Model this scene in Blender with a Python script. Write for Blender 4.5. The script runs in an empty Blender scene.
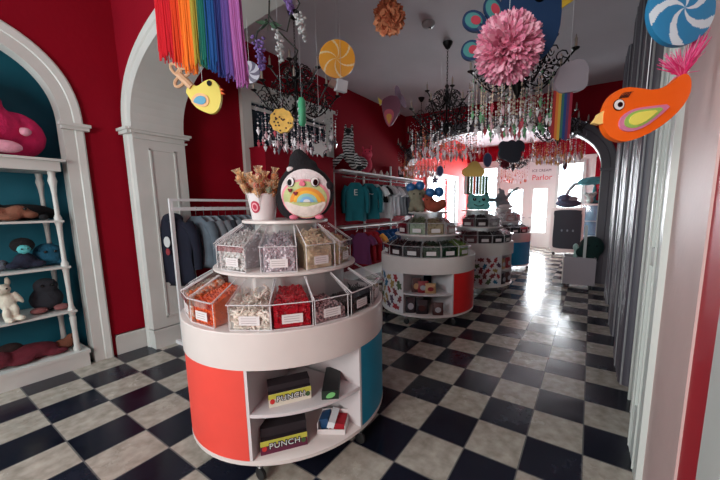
import bpy, math, random
from mathutils import Vector, Matrix, Euler
random.seed(7)
PI = math.pi
SC = bpy.context.scene
COL = SC.collection
# ------------------------------------------------------------------ camera
T = .305                                   # one floor tile
CAM = Vector((-.0561, -2.0035, 1.4449))
RX = Vector((.85421527, .5199044, -.00396113))
UP = Vector((-.06894198, .1208182, .99027772))
FW = Vector((-.51532832, .84563726, -.13904799))
cam = bpy.data.cameras.new('camera'); cam_o = bpy.data.objects.new('camera', cam); COL.objects.link(cam_o)
cam_o.matrix_world = Matrix(((RX.x, UP.x, -FW.x, CAM.x), (RX.y, UP.y, -FW.y, CAM.y), (RX.z, UP.z, -FW.z, CAM.z), (0, 0, 0, 1)))
cam.sensor_width = 36; cam.lens = 320.05 / 720 * 36
cam.shift_x = -34.7 / 720; cam.shift_y = 10.3 / 720; cam.clip_start = .02
SC.camera = cam_o
# ------------------------------------------------------------------ world, daylight, exposure
SKY_BACK, SKY_STREET = .27, 4.5
W = bpy.data.worlds.new('world'); SC.world = W; W.use_nodes = True
_t = W.node_tree; _bg = _t.nodes['Background']                # overcast sky, far brighter on the street side (+Y)
_tc = _t.nodes.new('ShaderNodeTexCoord'); _sx = _t.nodes.new('ShaderNodeSeparateXYZ'); _t.links.new(_tc.outputs['Generated'], _sx.inputs[0])
_mr = _t.nodes.new('ShaderNodeMapRange'); _mr.inputs[1].default_value = -.1; _mr.inputs[2].default_value = .35; _mr.inputs[3].default_value = SKY_BACK; _mr.inputs[4].default_value = SKY_STREET
_t.links.new(_sx.outputs[1], _mr.inputs[0]); _t.links.new(_mr.outputs[0], _bg.inputs[1]); _bg.inputs[0].default_value = (.8, .95, .98, 1)
SC.view_settings.view_transform = 'Standard'; SC.view_settings.look = 'None'
SC.view_settings.exposure = 0.72; SC.view_settings.gamma = 1
def area(name, loc, direction, sx, sy, power, color=(1, 1, 1), spread=None):
    l = bpy.data.lights.new(name, 'AREA'); l.shape = 'RECTANGLE'; l.size = sx; l.size_y = sy; l.energy = power; l.color = color
    if spread: l.spread = spread
    o = bpy.data.objects.new(name, l); COL.objects.link(o); o.location = loc
    o.rotation_euler = Vector(direction).to_track_quat('-Z', 'Y').to_euler()
    return o
area('daylight_far_wall', (-2.2, 10.5, 1.7), (0, -1, 0), 5.2, 3.2, 760, (1, .98, .96))
area('daylight_side_window', (-4.75, 7.3, 1.5), (1, 0, 0), 2.6, 2.2, 210, (1, .97, .94))
area('daylight_behind', (-3.7, -3.6, 2.1), (.75, 1, -.28), .8, 1.0, 36, (.8, .96, 1))

area('front_fill', (-.9, -4.7, 1.9), (-.12, 1, -.12), 1.6, 1.8, 76, (1, .97, .93))  # added fill behind the camera, brightens the cart fronts
# ------------------------------------------------------------------ materials
def lin(c):
    return tuple(((v / 12.92) if v <= .04045 else ((v + .055) / 1.055) ** 2.4) for v in [x / 255 for x in c]) + (1,)
MATS = {}
def mat(name, rgb, rough=.6, metal=0, noise=0, nscale=8, bump=0, bscale=40, spec=.5, coat=0, trans=0):
    if name in MATS: return MATS[name]
    m = bpy.data.materials.new(name); m.use_nodes = True; nt = m.node_tree; b = nt.nodes['Principled BSDF']
    b.inputs['Base Color'].default_value = lin(rgb); b.inputs['Roughness'].default_value = rough; b.inputs['Metallic'].default_value = metal
    b.inputs['Specular IOR Level'].default_value = spec
    if coat: b.inputs['Coat Weight'].default_value = coat
    if trans: b.inputs['Transmission Weight'].default_value = trans
    tc = nt.nodes.new('ShaderNodeTexCoord')
    if noise:
        n = nt.nodes.new('ShaderNodeTexNoise'); n.inputs['Scale'].default_value = nscale; n.inputs['Detail'].default_value = 4
        nt.links.new(tc.outputs['Object'], n.inputs['Vector'])
        r = nt.nodes.new('ShaderNodeMapRange'); r.inputs[1].default_value = .3; r.inputs[2].default_value = .7
        r.inputs[3].default_value = 1 - noise; r.inputs[4].default_value = 1 + noise
        nt.links.new(n.outputs[0], r.inputs[0])
        h = nt.nodes.new('ShaderNodeHueSaturation'); h.inputs['Color'].default_value = lin(rgb)
        nt.links.new(r.outputs[0], h.inputs['Value']); nt.links.new(h.outputs[0], b.inputs['Base Color'])
    if bump:
        n = nt.nodes.new('ShaderNodeTexNoise'); n.inputs['Scale'].default_value = bscale
        nt.links.new(tc.outputs['Object'], n.inputs['Vector'])
        bp = nt.nodes.new('ShaderNodeBump'); bp.inputs['Strength'].default_value = bump; bp.inputs['Distance'].default_value = .01
        nt.links.new(n.outputs[0], bp.inputs['Height']); nt.links.new(bp.outputs[0], b.inputs['Normal'])
    MATS[name] = m; return m
def clear_mat(name, rgb, amount, rough=.05, gcol=(255, 255, 255), tint=None):
    m = bpy.data.materials.new(name); m.use_nodes = True; nt = m.node_tree; nt.nodes.clear()
    o = nt.nodes.new('ShaderNodeOutputMaterial'); mx = nt.nodes.new('ShaderNodeMixShader')
    t = nt.nodes.new('ShaderNodeBsdfTransparent'); t.inputs[0].default_value = lin(rgb)
    g = nt.nodes.new('ShaderNodeBsdfGlossy' if amount < .1 else 'ShaderNodeBsdfPrincipled'); g.inputs['Roughness'].default_value = rough
    g.inputs['Color' if amount < .1 else 'Base Color'].default_value = lin(gcol)
    fr = nt.nodes.new('ShaderNodeFresnel'); fr.inputs[0].default_value = 1.45
    ad = nt.nodes.new('ShaderNodeMath'); ad.operation = 'ADD'; ad.inputs[1].default_value = amount; ad.use_clamp = True
    ml = nt.nodes.new('ShaderNodeMath'); ml.operation = 'MULTIPLY'; ml.inputs[1].default_value = .55; nt.links.new(fr.outputs[0], ml.inputs[0]); nt.links.new(ml.outputs[0], ad.inputs[0]); nt.links.new(ad.outputs[0], mx.inputs[0])
    nt.links.new(t.outputs[0], mx.inputs[1]); nt.links.new(g.outputs[0], mx.inputs[2]); nt.links.new(mx.outputs[0], o.inputs[0])
    MATS[name] = m; return m
def floor_mat():
    m = bpy.data.materials.new('checker_tile'); m.use_nodes = True; nt = m.node_tree; b = nt.nodes['Principled BSDF']; N = nt.nodes.new; L = nt.links.new
    tc = N('ShaderNodeTexCoord'); sx = N('ShaderNodeSeparateXYZ'); L(tc.outputs['Object'], sx.inputs[0])
    def M(op, a, bb=None, cl=False):
        n = N('ShaderNodeMath'); n.operation = op; n.use_clamp = cl
        for i, v in enumerate((a, bb)):
            if v is None: continue
            if isinstance(v, (int, float)): n.inputs[i].default_value = v
            else: L(v, n.inputs[i])
        return n.outputs[0]
    u = M('DIVIDE', sx.outputs[0], T); v = M('DIVIDE', sx.outputs[1], T)
    s = M('ADD', M('FLOOR', u), M('FLOOR', v)); par = M('FLOORED_MODULO', s, 2.0)
    def edge(w): return M('MINIMUM', M('FRACT', w), M('SUBTRACT', 1.0, M('FRACT', w)))
    seam = M('LESS_THAN', M('MINIMUM', edge(u), edge(v)), .012)
    n1 = N('ShaderNodeTexNoise'); n1.inputs['Scale'].default_value = 2.3; n1.inputs['Detail'].default_value = 6; n1.inputs['Roughness'].default_value = .65
    L(tc.outputs['Object'], n1.inputs['Vector'])
    n2 = N('ShaderNodeTexNoise'); n2.inputs['Scale'].default_value = 14; n2.inputs['Detail'].default_value = 5; L(tc.outputs['Object'], n2.inputs['Vector'])
    cr = N('ShaderNodeValToRGB'); cr.color_ramp.elements[0].position = .3; cr.color_ramp.elements[0].color = lin((140, 135, 124)); cr.color_ramp.elements[1].position = .7; cr.color_ramp.elements[1].color = lin((180, 175, 164))
    L(n2.outputs[0], cr.inputs[0])
    ck = N('ShaderNodeValToRGB'); ck.color_ramp.elements[0].position = .35; ck.color_ramp.elements[0].color = lin((9, 13, 26)); ck.color_ramp.elements[1].position = .75; ck.color_ramp.elements[1].color = lin((24, 29, 46))
    L(n1.outputs[0], ck.inputs[0])
    mx = N('ShaderNodeMixRGB'); L(par, mx.inputs[0]); L(ck.outputs[0], mx.inputs[1]); L(cr.outputs[0], mx.inputs[2])
    mg = N('ShaderNodeMixRGB'); L(seam, mg.inputs[0]); L(mx.outputs[0], mg.inputs[1]); mg.inputs[2].default_value = lin((92, 92, 92))
    L(mg.outputs[0], b.inputs['Base Color'])
    rr = N('ShaderNodeMapRange'); rr.inputs[1].default_value = .35; rr.inputs[2].default_value = .65; rr.inputs[3].default_value = .16; rr.inputs[4].default_value = .3; b.inputs['Specular IOR Level'].default_value = .4
    L(n1.outputs[0], rr.inputs[0]); L(rr.outputs[0], b.inputs['Roughness'])
    bp = N('ShaderNodeBump'); bp.inputs['Strength'].default_value = .12; bp.inputs['Distance'].default_value = .01
    n3 = N('ShaderNodeTexNoise'); n3.inputs['Scale'].default_value = 5; L(tc.outputs['Object'], n3.inputs['Vector'])
    L(n3.outputs[0], bp.inputs['Height']); L(bp.outputs[0], b.inputs['Normal'])
    return m
def zebra_mat():
    m = bpy.data.materials.new('zebra_plush'); m.use_nodes = True; nt = m.node_tree; b = nt.nodes['Principled BSDF']; N = nt.nodes.new; L = nt.links.new
    tc = N('ShaderNodeTexCoord'); w = N('ShaderNodeTexWave'); w.bands_direction = 'Z'; w.inputs['Scale'].default_value = 9; w.inputs['Distortion'].default_value = 3.5; w.inputs['Detail Scale'].default_value = 2
    L(tc.outputs['Object'], w.inputs[0]); r = N('ShaderNodeValToRGB'); r.color_ramp.interpolation = 'CONSTANT'
    r.color_ramp.elements[0].color = lin((20, 20, 24)); r.color_ramp.elements[1].position = .48; r.color_ramp.elements[1].color = lin((205, 205, 205))
    L(w.outputs[0], r.inputs[0]); L(r.outputs[0], b.inputs['Base Color']); b.inputs['Roughness'].default_value = .9
    return m
RED = mat('red_wall_paint', (136, 8, 30), .8, spec=.12, noise=.08, nscale=1.5, bump=.15, bscale=30)
WHITE = mat('white_paint', (196, 200, 196), .45, noise=.05, nscale=3)
PINK_BOUNCE = mat('white_paint_pink_bounce', (206, 178, 174), .55, noise=.05, nscale=3, bump=.1)  # white pier; pink bounce off the red walls put into its colour
GREYT = mat('grey_trim_paint', (92, 94, 100), .5, noise=.06)
ARCHG = mat('archway_backlit_grey', (120, 112, 118), .45)  # white archway; its backlit shade is put into this grey
CEIL = mat('ceiling_paint', (206, 202, 208), .8, noise=.06, nscale=1.2)
TEAL = mat('alcove_teal_paint', (16, 104, 124), .6, noise=.08, nscale=3)
LAM = mat('white_laminate', (212, 206, 202), .3, noise=.02)
LAMIN = mat('white_shelf_laminate', (205, 202, 204), .45)
CORAL = mat('coral_panel', (222, 72, 60), .5, noise=.05, nscale=5)
REDP = mat('red_panel', (214, 34, 34), .45, noise=.05)
TURQ = mat('turquoise_panel', (10, 132, 166), .45, noise=.05)
BLUEP = mat('blue_panel', (4, 150, 196), .45, noise=.05)
BLACKM = mat('black_metal', (14, 12, 14), .35, metal=.4)
DARK = mat('black_rubber', (16, 16, 18), .6)
STEEL = mat('chrome_wire', (170, 172, 176), .25, metal=.9)
RACKW = mat('white_metal_rack', (214, 216, 218), .35)
EDGE = mat('acrylic_edge', (214, 212, 214), .15)
ACRYL = clear_mat('clear_acrylic', (250, 251, 252), .015)
PLATE = clear_mat('frosted_acrylic', (235, 235, 235), .8, .25, (226, 224, 222))
GLASS = clear_mat('window_pane', (250, 252, 255), .02)
SPARK = mat('silver_bead', (226, 222, 228), .15, metal=.6)
CRY = clear_mat('clear_crystal', (225, 225, 235), .35, .05, (235, 232, 240))
LABEL = mat('white_price_label', (212, 208, 208), .5)
BLK = mat('black_cloth', (15, 15, 20), .9)

# ------------------------------------------------------------------ mesh builder
class MB:
    def __init__(s): s.v = []; s.f = []; s.m = []; s.M = Matrix.Identity(4); s.mi = 0
    def add(s, vs, fs, mi=None):
        b = len(s.v); s.v += [s.M @ Vector(p) for p in vs]
        s.f += [[i + b for i in f] for f in fs]; s.m += [s.mi if mi is None else mi] * len(fs); return s
    def box(s, c, d, rot=None, mi=None):
        R = Euler(rot).to_matrix() if rot else Matrix.Identity(3); c = Vector(c)
        vs = [c + R @ Vector((sx * d[0] / 2, sy * d[1] / 2, sz * d[2] / 2)) for sx in (-1, 1) for sy in (-1, 1) for sz in (-1, 1)]
        return s.add(vs, [[0, 1, 3, 2], [4, 6, 7, 5], [0, 4, 5, 1], [2, 3, 7, 6], [0, 2, 6, 4], [1, 5, 7, 3]], mi)
    def bb(s, x0, x1, y0, y1, z0, z1, mi=None): return s.box(((x0 + x1) / 2, (y0 + y1) / 2, (z0 + z1) / 2), (x1 - x0, y1 - y0, z1 - z0), mi=mi)
    def lathe(s, prof, n=24, c=(0, 0, 0), a0=0, a1=2 * PI, mi=None, cap=True, phase=0, sx=1, sy=1):
        full = abs(a1 - a0 - 2 * PI) < 1e-6; k = n if full else n + 1; c = Vector(c); vs = []
        for r, z in prof:
            for i in range(k):
                a = a0 + phase + (a1 - a0) * i / n; vs.append(c + Vector((r * math.cos(a) * sx, r * math.sin(a) * sy, z)))
        fs = []
        for j in range(len(prof) - 1):
            for i in range(n):
                i2 = (i + 1) % k; fs.append([j * k + i, j * k + i2, (j + 1) * k + i2, (j + 1) * k + i])
        if cap and full:
            fs.append(list(range(k))[::-1]); fs.append([(len(prof) - 1) * k + i for i in range(k)])
        return s.add(vs, fs, mi)
    def tube(s, pts, r, n=6, mi=None, r1=None, closed=False):
        pts = [Vector(p) for p in pts]; k = len(pts); vs = []; prev = None
        for i, p in enumerate(pts):
            if closed: t = pts[(i + 1) % k] - pts[i - 1]
            else: t = (pts[min(i + 1, k - 1)] - pts[max(i - 1, 0)])
            if t.length < 1e-9: t = Vector((0, 0, 1))
            t.normalize()
            if prev is None: a = t.cross(Vector((0, 0, 1)) if abs(t.z) < .9 else Vector((1, 0, 0)))
            else: a = prev - t * prev.dot(t)
            a.normalize(); prev = a; b = t.cross(a)
            rr = r if r1 is None else r + (r1 - r) * i / max(1, k - 1)
            if isinstance(rr, (list, tuple)): rr = rr[i]
            for j in range(n):
                q = 2 * PI * j / n; vs.append(p + a * math.cos(q) * rr + b * math.sin(q) * rr)
        fs = []
        for i in range(k if closed else k - 1):
            i2 = (i + 1) % k
            for j in range(n): fs.append([i * n + j, i * n + (j + 1) % n, i2 * n + (j + 1) % n, i2 * n + j])
        if not closed: fs.append(list(range(n))[::-1]); fs.append([(k - 1) * n + j for j in range(n)])
        return s.add(vs, fs, mi)
    def ball(s, c, r, seg=10, rings=6, mi=None, rot=None):
        if not isinstance(r, (tuple, list)): r = (r, r, r)
        R = Euler(rot).to_matrix() if rot else Matrix.Identity(3); c = Vector(c); vs = [c + R @ Vector((0, 0, -r[2]))]
        for i in range(1, rings):
            t = -PI / 2 + PI * i / rings
            for j in range(seg):
                a = 2 * PI * j / seg; vs.append(c + R @ Vector((r[0] * math.cos(t) * math.cos(a), r[1] * math.cos(t) * math.sin(a), r[2] * math.sin(t))))
        vs.append(c + R @ Vector((0, 0, r[2]))); fs = []
        for j in range(seg): fs.append([0, 1 + (j + 1) % seg, 1 + j])
        for i in range(rings - 2):
            for j in range(seg): a = 1 + i * seg; fs.append([a + j, a + (j + 1) % seg, a + seg + (j + 1) % seg, a + seg + j])
        a = 1 + (rings - 2) * seg
        for j in range(seg): fs.append([a + j, a + (j + 1) % seg, len(vs) - 1])
        return s.add(vs, fs, mi)
    def octa(s, c, r, h, mi=None, low=None):
        c = Vector(c); low = low if low is not None else h
        vs = [c + Vector((r, 0, 0)), c + Vector((0, r, 0)), c + Vector((-r, 0, 0)), c + Vector((0, -r, 0)), c + Vector((0, 0, h)), c + Vector((0, 0, -low))]
        return s.add(vs, [[0, 1, 4], [1, 2, 4], [2, 3, 4], [3, 0, 4], [1, 0, 5], [2, 1, 5], [3, 2, 5], [0, 3, 5]], mi)
    def prism(s, poly, y0, y1, mi=None):            # polygon in XZ, extruded along Y
        n = len(poly); vs = [(p[0], y0, p[1]) for p in poly] + [(p[0], y1, p[1]) for p in poly]
        return s.add(vs, [list(range(n)), list(range(n, 2 * n))[::-1]] + [[i, i + n, (i + 1) % n + n, (i + 1) % n] for i in range(n)], mi)
    def build(s, name, mats, parent=None, loc=None, rotz=0, smooth=35):
        me = bpy.data.meshes.new(name); me.from_pydata([tuple(p) for p in s.v], [], s.f)
        for m in (mats if isinstance(mats, (list, tuple)) else [mats]): me.materials.append(m)
        me.polygons.foreach_set('material_index', s.m); me.update()
        if smooth:
            me.polygons.foreach_set('use_smooth', [True] * len(me.polygons)); me.set_sharp_from_angle(angle=math.radians(smooth))
        o = bpy.data.objects.new(name, me); COL.objects.link(o)
        if parent: o.parent = parent
        if loc is not None: o.location = loc
        if rotz: o.rotation_euler = (0, 0, rotz)
        return o
def ellipse(cx, cz, rx, rz, n=16, rot=0):
    return [(cx + rx * math.cos(a) * math.cos(rot) - rz * math.sin(a) * math.sin(rot), cz + rx * math.cos(a) * math.sin(rot) + rz * math.sin(a) * math.cos(rot)) for a in [2 * PI * i / n for i in range(n)]]
def smoothpoly(pts, it=2):
    for _ in range(it):
        q = []
        for i in range(len(pts)):
            a, b = pts[i], pts[(i + 1) % len(pts)]
            q += [(a[0] * .75 + b[0] * .25, a[1] * .75 + b[1] * .25), (a[0] * .25 + b[0] * .75, a[1] * .25 + b[1] * .75)]
        pts = q
    return pts
def tag(o, label=None, cat=None, group=None, kind=None):
    if label: o['label'] = label
    if cat: o['category'] = cat
    if group: o['group'] = group
    if kind: o['kind'] = kind
    return o
def thing(name, loc, label, cat, group=None, rotz=0, rot=None):
    o = bpy.data.objects.new(name, None); COL.objects.link(o); o.empty_display_size = .05
    o.location = loc; o.rotation_euler = rot if rot else (0, 0, rotz)
    return tag(o, label, cat, group)
def struct(name, mb, mats, smooth=35):
    o = mb.build(name, mats, smooth=smooth); o['kind'] = 'structure'; return o
def blob(name, ell, m, parent=None, vox=.012, loc=None):   # one continuous stuffed body
    b = MB()
    for e in ell: b.ball(e[:3], e[3:6], 12, 8, rot=e[6] if len(e) > 6 else None)
    o = b.build(name, m, parent, loc)
    r = o.modifiers.new('remesh', 'REMESH'); r.mode = 'VOXEL'; r.voxel_size = vox; r.use_smooth_shade = True
    sm = o.modifiers.new('smooth', 'SMOOTH'); sm.iterations = 4; sm.factor = .5
    return o
def text(s_, name, parent, loc, rot, size, m, ext=.002, align='CENTER', label=None, space=1, off=0):
    c = bpy.data.curves.new(name, 'FONT'); c.body = s_; c.size = size; c.extrude = ext; c.align_x = align; c.align_y = 'CENTER'; c.space_character = space; c.offset = off
    c.materials.append(m); o = bpy.data.objects.new(name, c); me = bpy.data.meshes.new_from_object(o); bpy.data.objects.remove(o)
    o = bpy.data.objects.new(name, me); COL.objects.link(o); o.parent = parent; o.location = loc; o.rotation_euler = rot
    return o
def rnd(a, b): return random.uniform(a, b)
def spot(px, py, d):                         # a hanging point: along a line of sight from the camera, d metres deep
    return CAM + (FW + RX * (px - 394.7) / 320.05 - UP * (py - 250.3) / 320.05) * d

# ------------------------------------------------------------------ structure
CZ = 3.52
XL, XR = -3.95, .3
b = MB(); b.bb(-5.2, 1.2, -5, 10.1, -.05, 0); struct('floor', b, floor_mat())
b = MB(); b.bb(-4.7, 1.2, -5, 10.1, CZ, CZ + .08); struct('ceiling', b, CEIL)
def sup(t, n): t = min(1, abs(t)); return (1 - t ** n) ** (1 / n)
def arch_wall(name, c0, a, b_, n, spring, u0, u1, v0, v1, top, mats, along='x', jamb=None):
    """wall with an arched opening, centre c0 half width a; runs u0..u1, thick v0..v1"""
    mb = MB(); P = (lambda u, v, z: (u, v, z)) if along == 'x' else (lambda u, v, z: (v, u, z))
    N = 48; us = [c0 - a * math.cos(PI * i / N) for i in range(N + 1)]; zs = [spring + b_ * sup((u - c0) / a, n) for u in us]
    for (s0, s1) in ((u0, c0 - a), (c0 + a, u1)):
        if s1 - s0 > 1e-4:
            x = [P(s0, v0, 0), P(s1, v0, 0), P(s1, v1, 0), P(s0, v1, 0), P(s0, v0, top), P(s1, v0, top), P(s1, v1, top), P(s0, v1, top)]
            mb.add(x, [[0, 1, 5, 4], [2, 3, 7, 6]], 0)
    for i in range(N):
        for v in (v0, v1): mb.add([P(us[i], v, zs[i]), P(us[i + 1], v, zs[i + 1]), P(us[i + 1], v, top), P(us[i], v, top)], [[0, 1, 2, 3]], 0)
        mb.add([P(us[i], v0, zs[i]), P(us[i + 1], v0, zs[i + 1]), P(us[i + 1], v1, zs[i + 1]), P(us[i], v1, zs[i])], [[0, 1, 2, 3]], 1)
    for s in (-1, 1): mb.add([P(c0 + s * a, v0, 0), P(c0 + s * a, v1, 0), P(c0 + s * a, v1, spring), P(c0 + s * a, v0, spring)], [[0, 1, 2, 3]], 1)
    return struct(name, mb, mats)
def arch_trim(name, c0, a, b_, n, spring, wid, v, dep, mats, along='x', legs=True, wmore=0, capm=None):
    """archivolt band plus casing legs and little capitals on the face v, sticking out by dep"""
    mb = MB(); P = (lambda u, v, z: (u, v, z)) if along == 'x' else (lambda u, v, z: (v, u, z)); N = 48
    def ring(aa, bb_): return [(c0 - aa * math.cos(PI * i / N), spring + bb_ * sup(math.cos(PI * i / N), n)) for i in range(N + 1)]
    levels = [(0, 0), (0, dep * .8), (wid * .55, dep * .8), (wid * .6, dep * 1.2), (wid * .92, dep * 1.5), (wid, dep * 1.3), (wid, 0)]
    rings = [[P(u, v + d, z) for u, z in ring(a + w, b_ + w + wmore * (w / wid))] for w, d in levels]
    for r0, r1 in zip(rings, rings[1:]):
        for i in range(N): mb.add([r0[i], r0[i + 1], r1[i + 1], r1[i]], [[0, 1, 2, 3]])
    for s in (-1, 1):
        for (w0, d0), (w1, d1) in zip(levels, levels[1:]):
            q = [P(c0 + s * (a + w0), v + d0, 0), P(c0 + s * (a + w1), v + d1, 0), P(c0 + s * (a + w1), v + d1, spring), P(c0 + s * (a + w0), v + d0, spring)]
            mb.add(q, [[0, 1, 2, 3]])
        u0, u1 = sorted((c0 + s * (a - .012), c0 + s * (a + wid + .03)))
        for z0, z1, o in ((spring - .03, spring, 0), (spring, spring + .025, .012)):
            v0, v1 = sorted((v, v + dep * 1.5 + math.copysign(.02 + o, dep)))
            p0 = P(u0 - o, v0, z0); p1 = P(u1 + o, v1, z1); mb.bb(min(p0[0], p1[0]), max(p0[0], p1[0]), min(p0[1], p1[1]), max(p0[1], p1[1]), z0, z1)
    return struct(name, mb, mats)
# left wall of the front room with its arched alcove
arch_wall('wall_left', -1.75, .70, .62, 2.4, 2.13, -5, -.6, XL - .12, XL, CZ, [RED, WHITE], along='y')
arch_trim('trim_1', -1.75, .70, .62, 2.4, 2.13, .135, XL, .025, WHITE, along='y', wmore=.02)
b = MB(); b.bb(-4.52, -4.48, -2.7, -.85, 0, CZ); b.bb(-4.48, XL - .12, -2.6, -2.56, 0, CZ); b.bb(-4.48, XL - .12, -.95, -.91, 0, CZ); b.bb(-4.48, XL - .12, -2.6, -.91, CZ - .1, CZ)
struct('wall_alcove', b, TEAL)
# baseboards
b = MB(); b.bb(XL, XL + .025, -.88, -.6, 0, .2); b.bb(XL, XL + .035, -.88, -.6, .17, .2); b.bb(XL, XL + .025, -5, -2.64, 0, .2); b.bb(XL, XL + .025, -.1, 4.9, 0, .2)
struct('baseboard_left', b, WHITE)
# cross arch between front and middle room
arch_wall('wall_archway', -1.745, 2.015, .81, 2.4, 2.15, -4.1, .9, -.6, -.17, CZ, [RED, WHITE])
arch_trim('trim_2', -1.745, 2.015, .81, 2.4, 2.15, .15, -.6, -.03, WHITE)
b = MB()                                              # panelled faces and capitals of the left pier
X = -3.76
b.bb(X - .15, X + .03, -.64, -.13, 2.13, 2.155); b.bb(X - .15, X + .045, -.655, -.115, 2.155, 2.175); b.bb(X - .15, X + .015, -.625, -.15, 2.08, 2.095)
for (y0, y1, z0, z1) in ((-.5, -.27, .3, .315), (-.5, -.27, 1.985, 2.0), (-.5, -.485, .3, 2.0), (-.285, -.27, .3, 2.0)): b.bb(X - .01, X + .012, y0, y1, z0, z1)
b.bb(X - .1, X + .02, -.63, -.16, 0, .2); b.bb(X - .1, X + .03, -.64, -.15, .17, .2)
struct('trim_3', b, WHITE)
b = MB(); b.bb(.262, .275, -.62, -.08, 0, 2.9); struct('wall_pier', b, PINK_BOUNCE)
# middle room left wall, dividing arch, far room
b = MB(); b.bb(XL - .12, XL, -.1, 4.9, 0, CZ); struct('wall_middle', b, RED)
arch_wall('wall_divider', -1.95, 2.0, .92, 2.4, 2.06, -4.1, 1.1, 4.9, 5.2, CZ, [RED, ARCHG])
arch_trim('trim_4', -1.95, 2.0, .92, 2.4, 2.06, .23, 4.9, -.035, mat('arch_trim_backlit_grey', (84, 80, 90), .5))  # white trim, darkened in colour for its backlit shade
b = MB(); N = 48; prev = None                              # thin white bead around that arch
pts = [(-1.95 - 2.0 * math.cos(PI * i / N), 4.855, 2.06 + .92 * sup(math.cos(PI * i / N), 2.4)) for i in range(N + 1)]
b.tube([(p[0], 4.865, p[2]) for p in pts], .009, 6); b.tube([(.05, 4.865, 0), (.05, 4.865, 2.06)], .009, 6); struct('trim_5', b, WHITE)
# right wall: panelled with rounded fluted pilasters
b = MB(); b.bb(XR, XR + .1, -.1, 5, 0, CZ); struct('wall_right', b, GREYT)
b = MB(); b.bb(XR + .45, XR + .5, 5.2, 10.1, 0, CZ); struct('wall_far_right', b, RED)
b = MB(); b.bb(.27, .37, -1.0, -.62, 0, CZ); b.bb(.27, .37, -5, -1.9, 0, CZ); b.bb(.27, .37, -1.9, -1.0, 2.2, CZ); struct('wall_front_right', b, mat('bright_red_paint', (176, 16, 38), .5))
b = MB(); b.bb(.25, .3, -1.02, -.87, 0, 2.3); b.bb(.25, .3, -1.9, -1.75, 0, 2.3); b.bb(.25, .3, -1.75, -1.02, 2.15, 2.3); b.bb(.3, .36, -1.75, -1.02, 0, 2.15); struct('trim_6', b, WHITE)
def pilaster(k, y0, y1, x0):
    b = MB(); n = 10; r = .07; h = CZ
    prof = [(XR, y0)] + [(x0 + r - r * math.sin(PI / 2 * i / n), y0 + r - r * math.cos(PI / 2 * i / n)) for i in range(n + 1)]
    y = y0 + r
    while y < y1 - r - .05:
        prof += [(x0, y + .02), (x0 + .012, y + .03), (x0 + .012, y + .055), (x0, y + .065)]; y += .085
    prof += [(x0 + r - r * math.cos(PI / 2 * i / n), y1 - r + r * math.sin(PI / 2 * i / n)) for i in range(n + 1)] + [(XR, y1)]
    m = len(prof); vs = [(p[0], p[1], 0) for p in prof] + [(p[0], p[1], h) for p in prof]
    b.add(vs, [[i, i + 1, i + 1 + m, i + m] for i in range(m - 1)], 0); b.add(vs, [list(range(m, 2 * m))], 0)
    for yy in (y0 + .012, y1 - .05): b.tube([(x0 + .02, yy, 0), (x0 + .02, yy, h)], .008, 6, mi=1)
    b.tube([(x0 - .002, (y0 + y1) / 2, 0), (x0 - .002, (y0 + y1) / 2, h)], .006, 6, mi=1)  # pale strips stand in for highlights on the glossy pilaster
    struct('trim_%d' % k, b, [mat('glossy_grey_paint', (82, 80, 90), .4), mat('pilaster_highlight', (150, 152, 156), .4)])
pilaster(7, 1.0, 1.72, .225); pilaster(8, 2.12, 2.92, .225); pilaster(9, 3.45, 4.25, .22)
b = MB(); b.tube([(.285, .62, 0), (.285, .62, CZ)], .012, 6); b.tube([(.285, .8, 0), (.285, .8, CZ)], .012, 6); b.tube([(.29, 1.85, 0), (.29, 1.85, CZ)], .01, 6); b.tube([(.29, 3.1, 0), (.29, 3.1, CZ)], .01, 6); struct('trim_10', b, WHITE)
# tall door leaf folded flat against the right wall
b = MB(); fr = mat('pale_door_paint', (206, 212, 208), .4)
b.bb(.235, .275, -.1, .03, 0, 3.0); b.bb(.235, .275, .17, .28, 0, 3.0)
for z0, z1 in ((0, .3), (1.12, 1.22), (2.9, 3.0)): b.bb(.237, .273, .03, .17, z0, z1)
o = struct('door_1', b, fr)
b = MB(); b.bb(.25, .262, .03, .17, .3, 1.12); b.bb(.25, .262, .03, .17, 1.22, 2.9); b.build('door_panel', mat('grey_green_door_panel', (128, 140, 136), .35), o)
b = MB()
for y in (.0, .2): b.tube([(.232, y, .02), (.232, y, 2.95)], .006, 6)
b.build('door_bead', WHITE, o)
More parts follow.
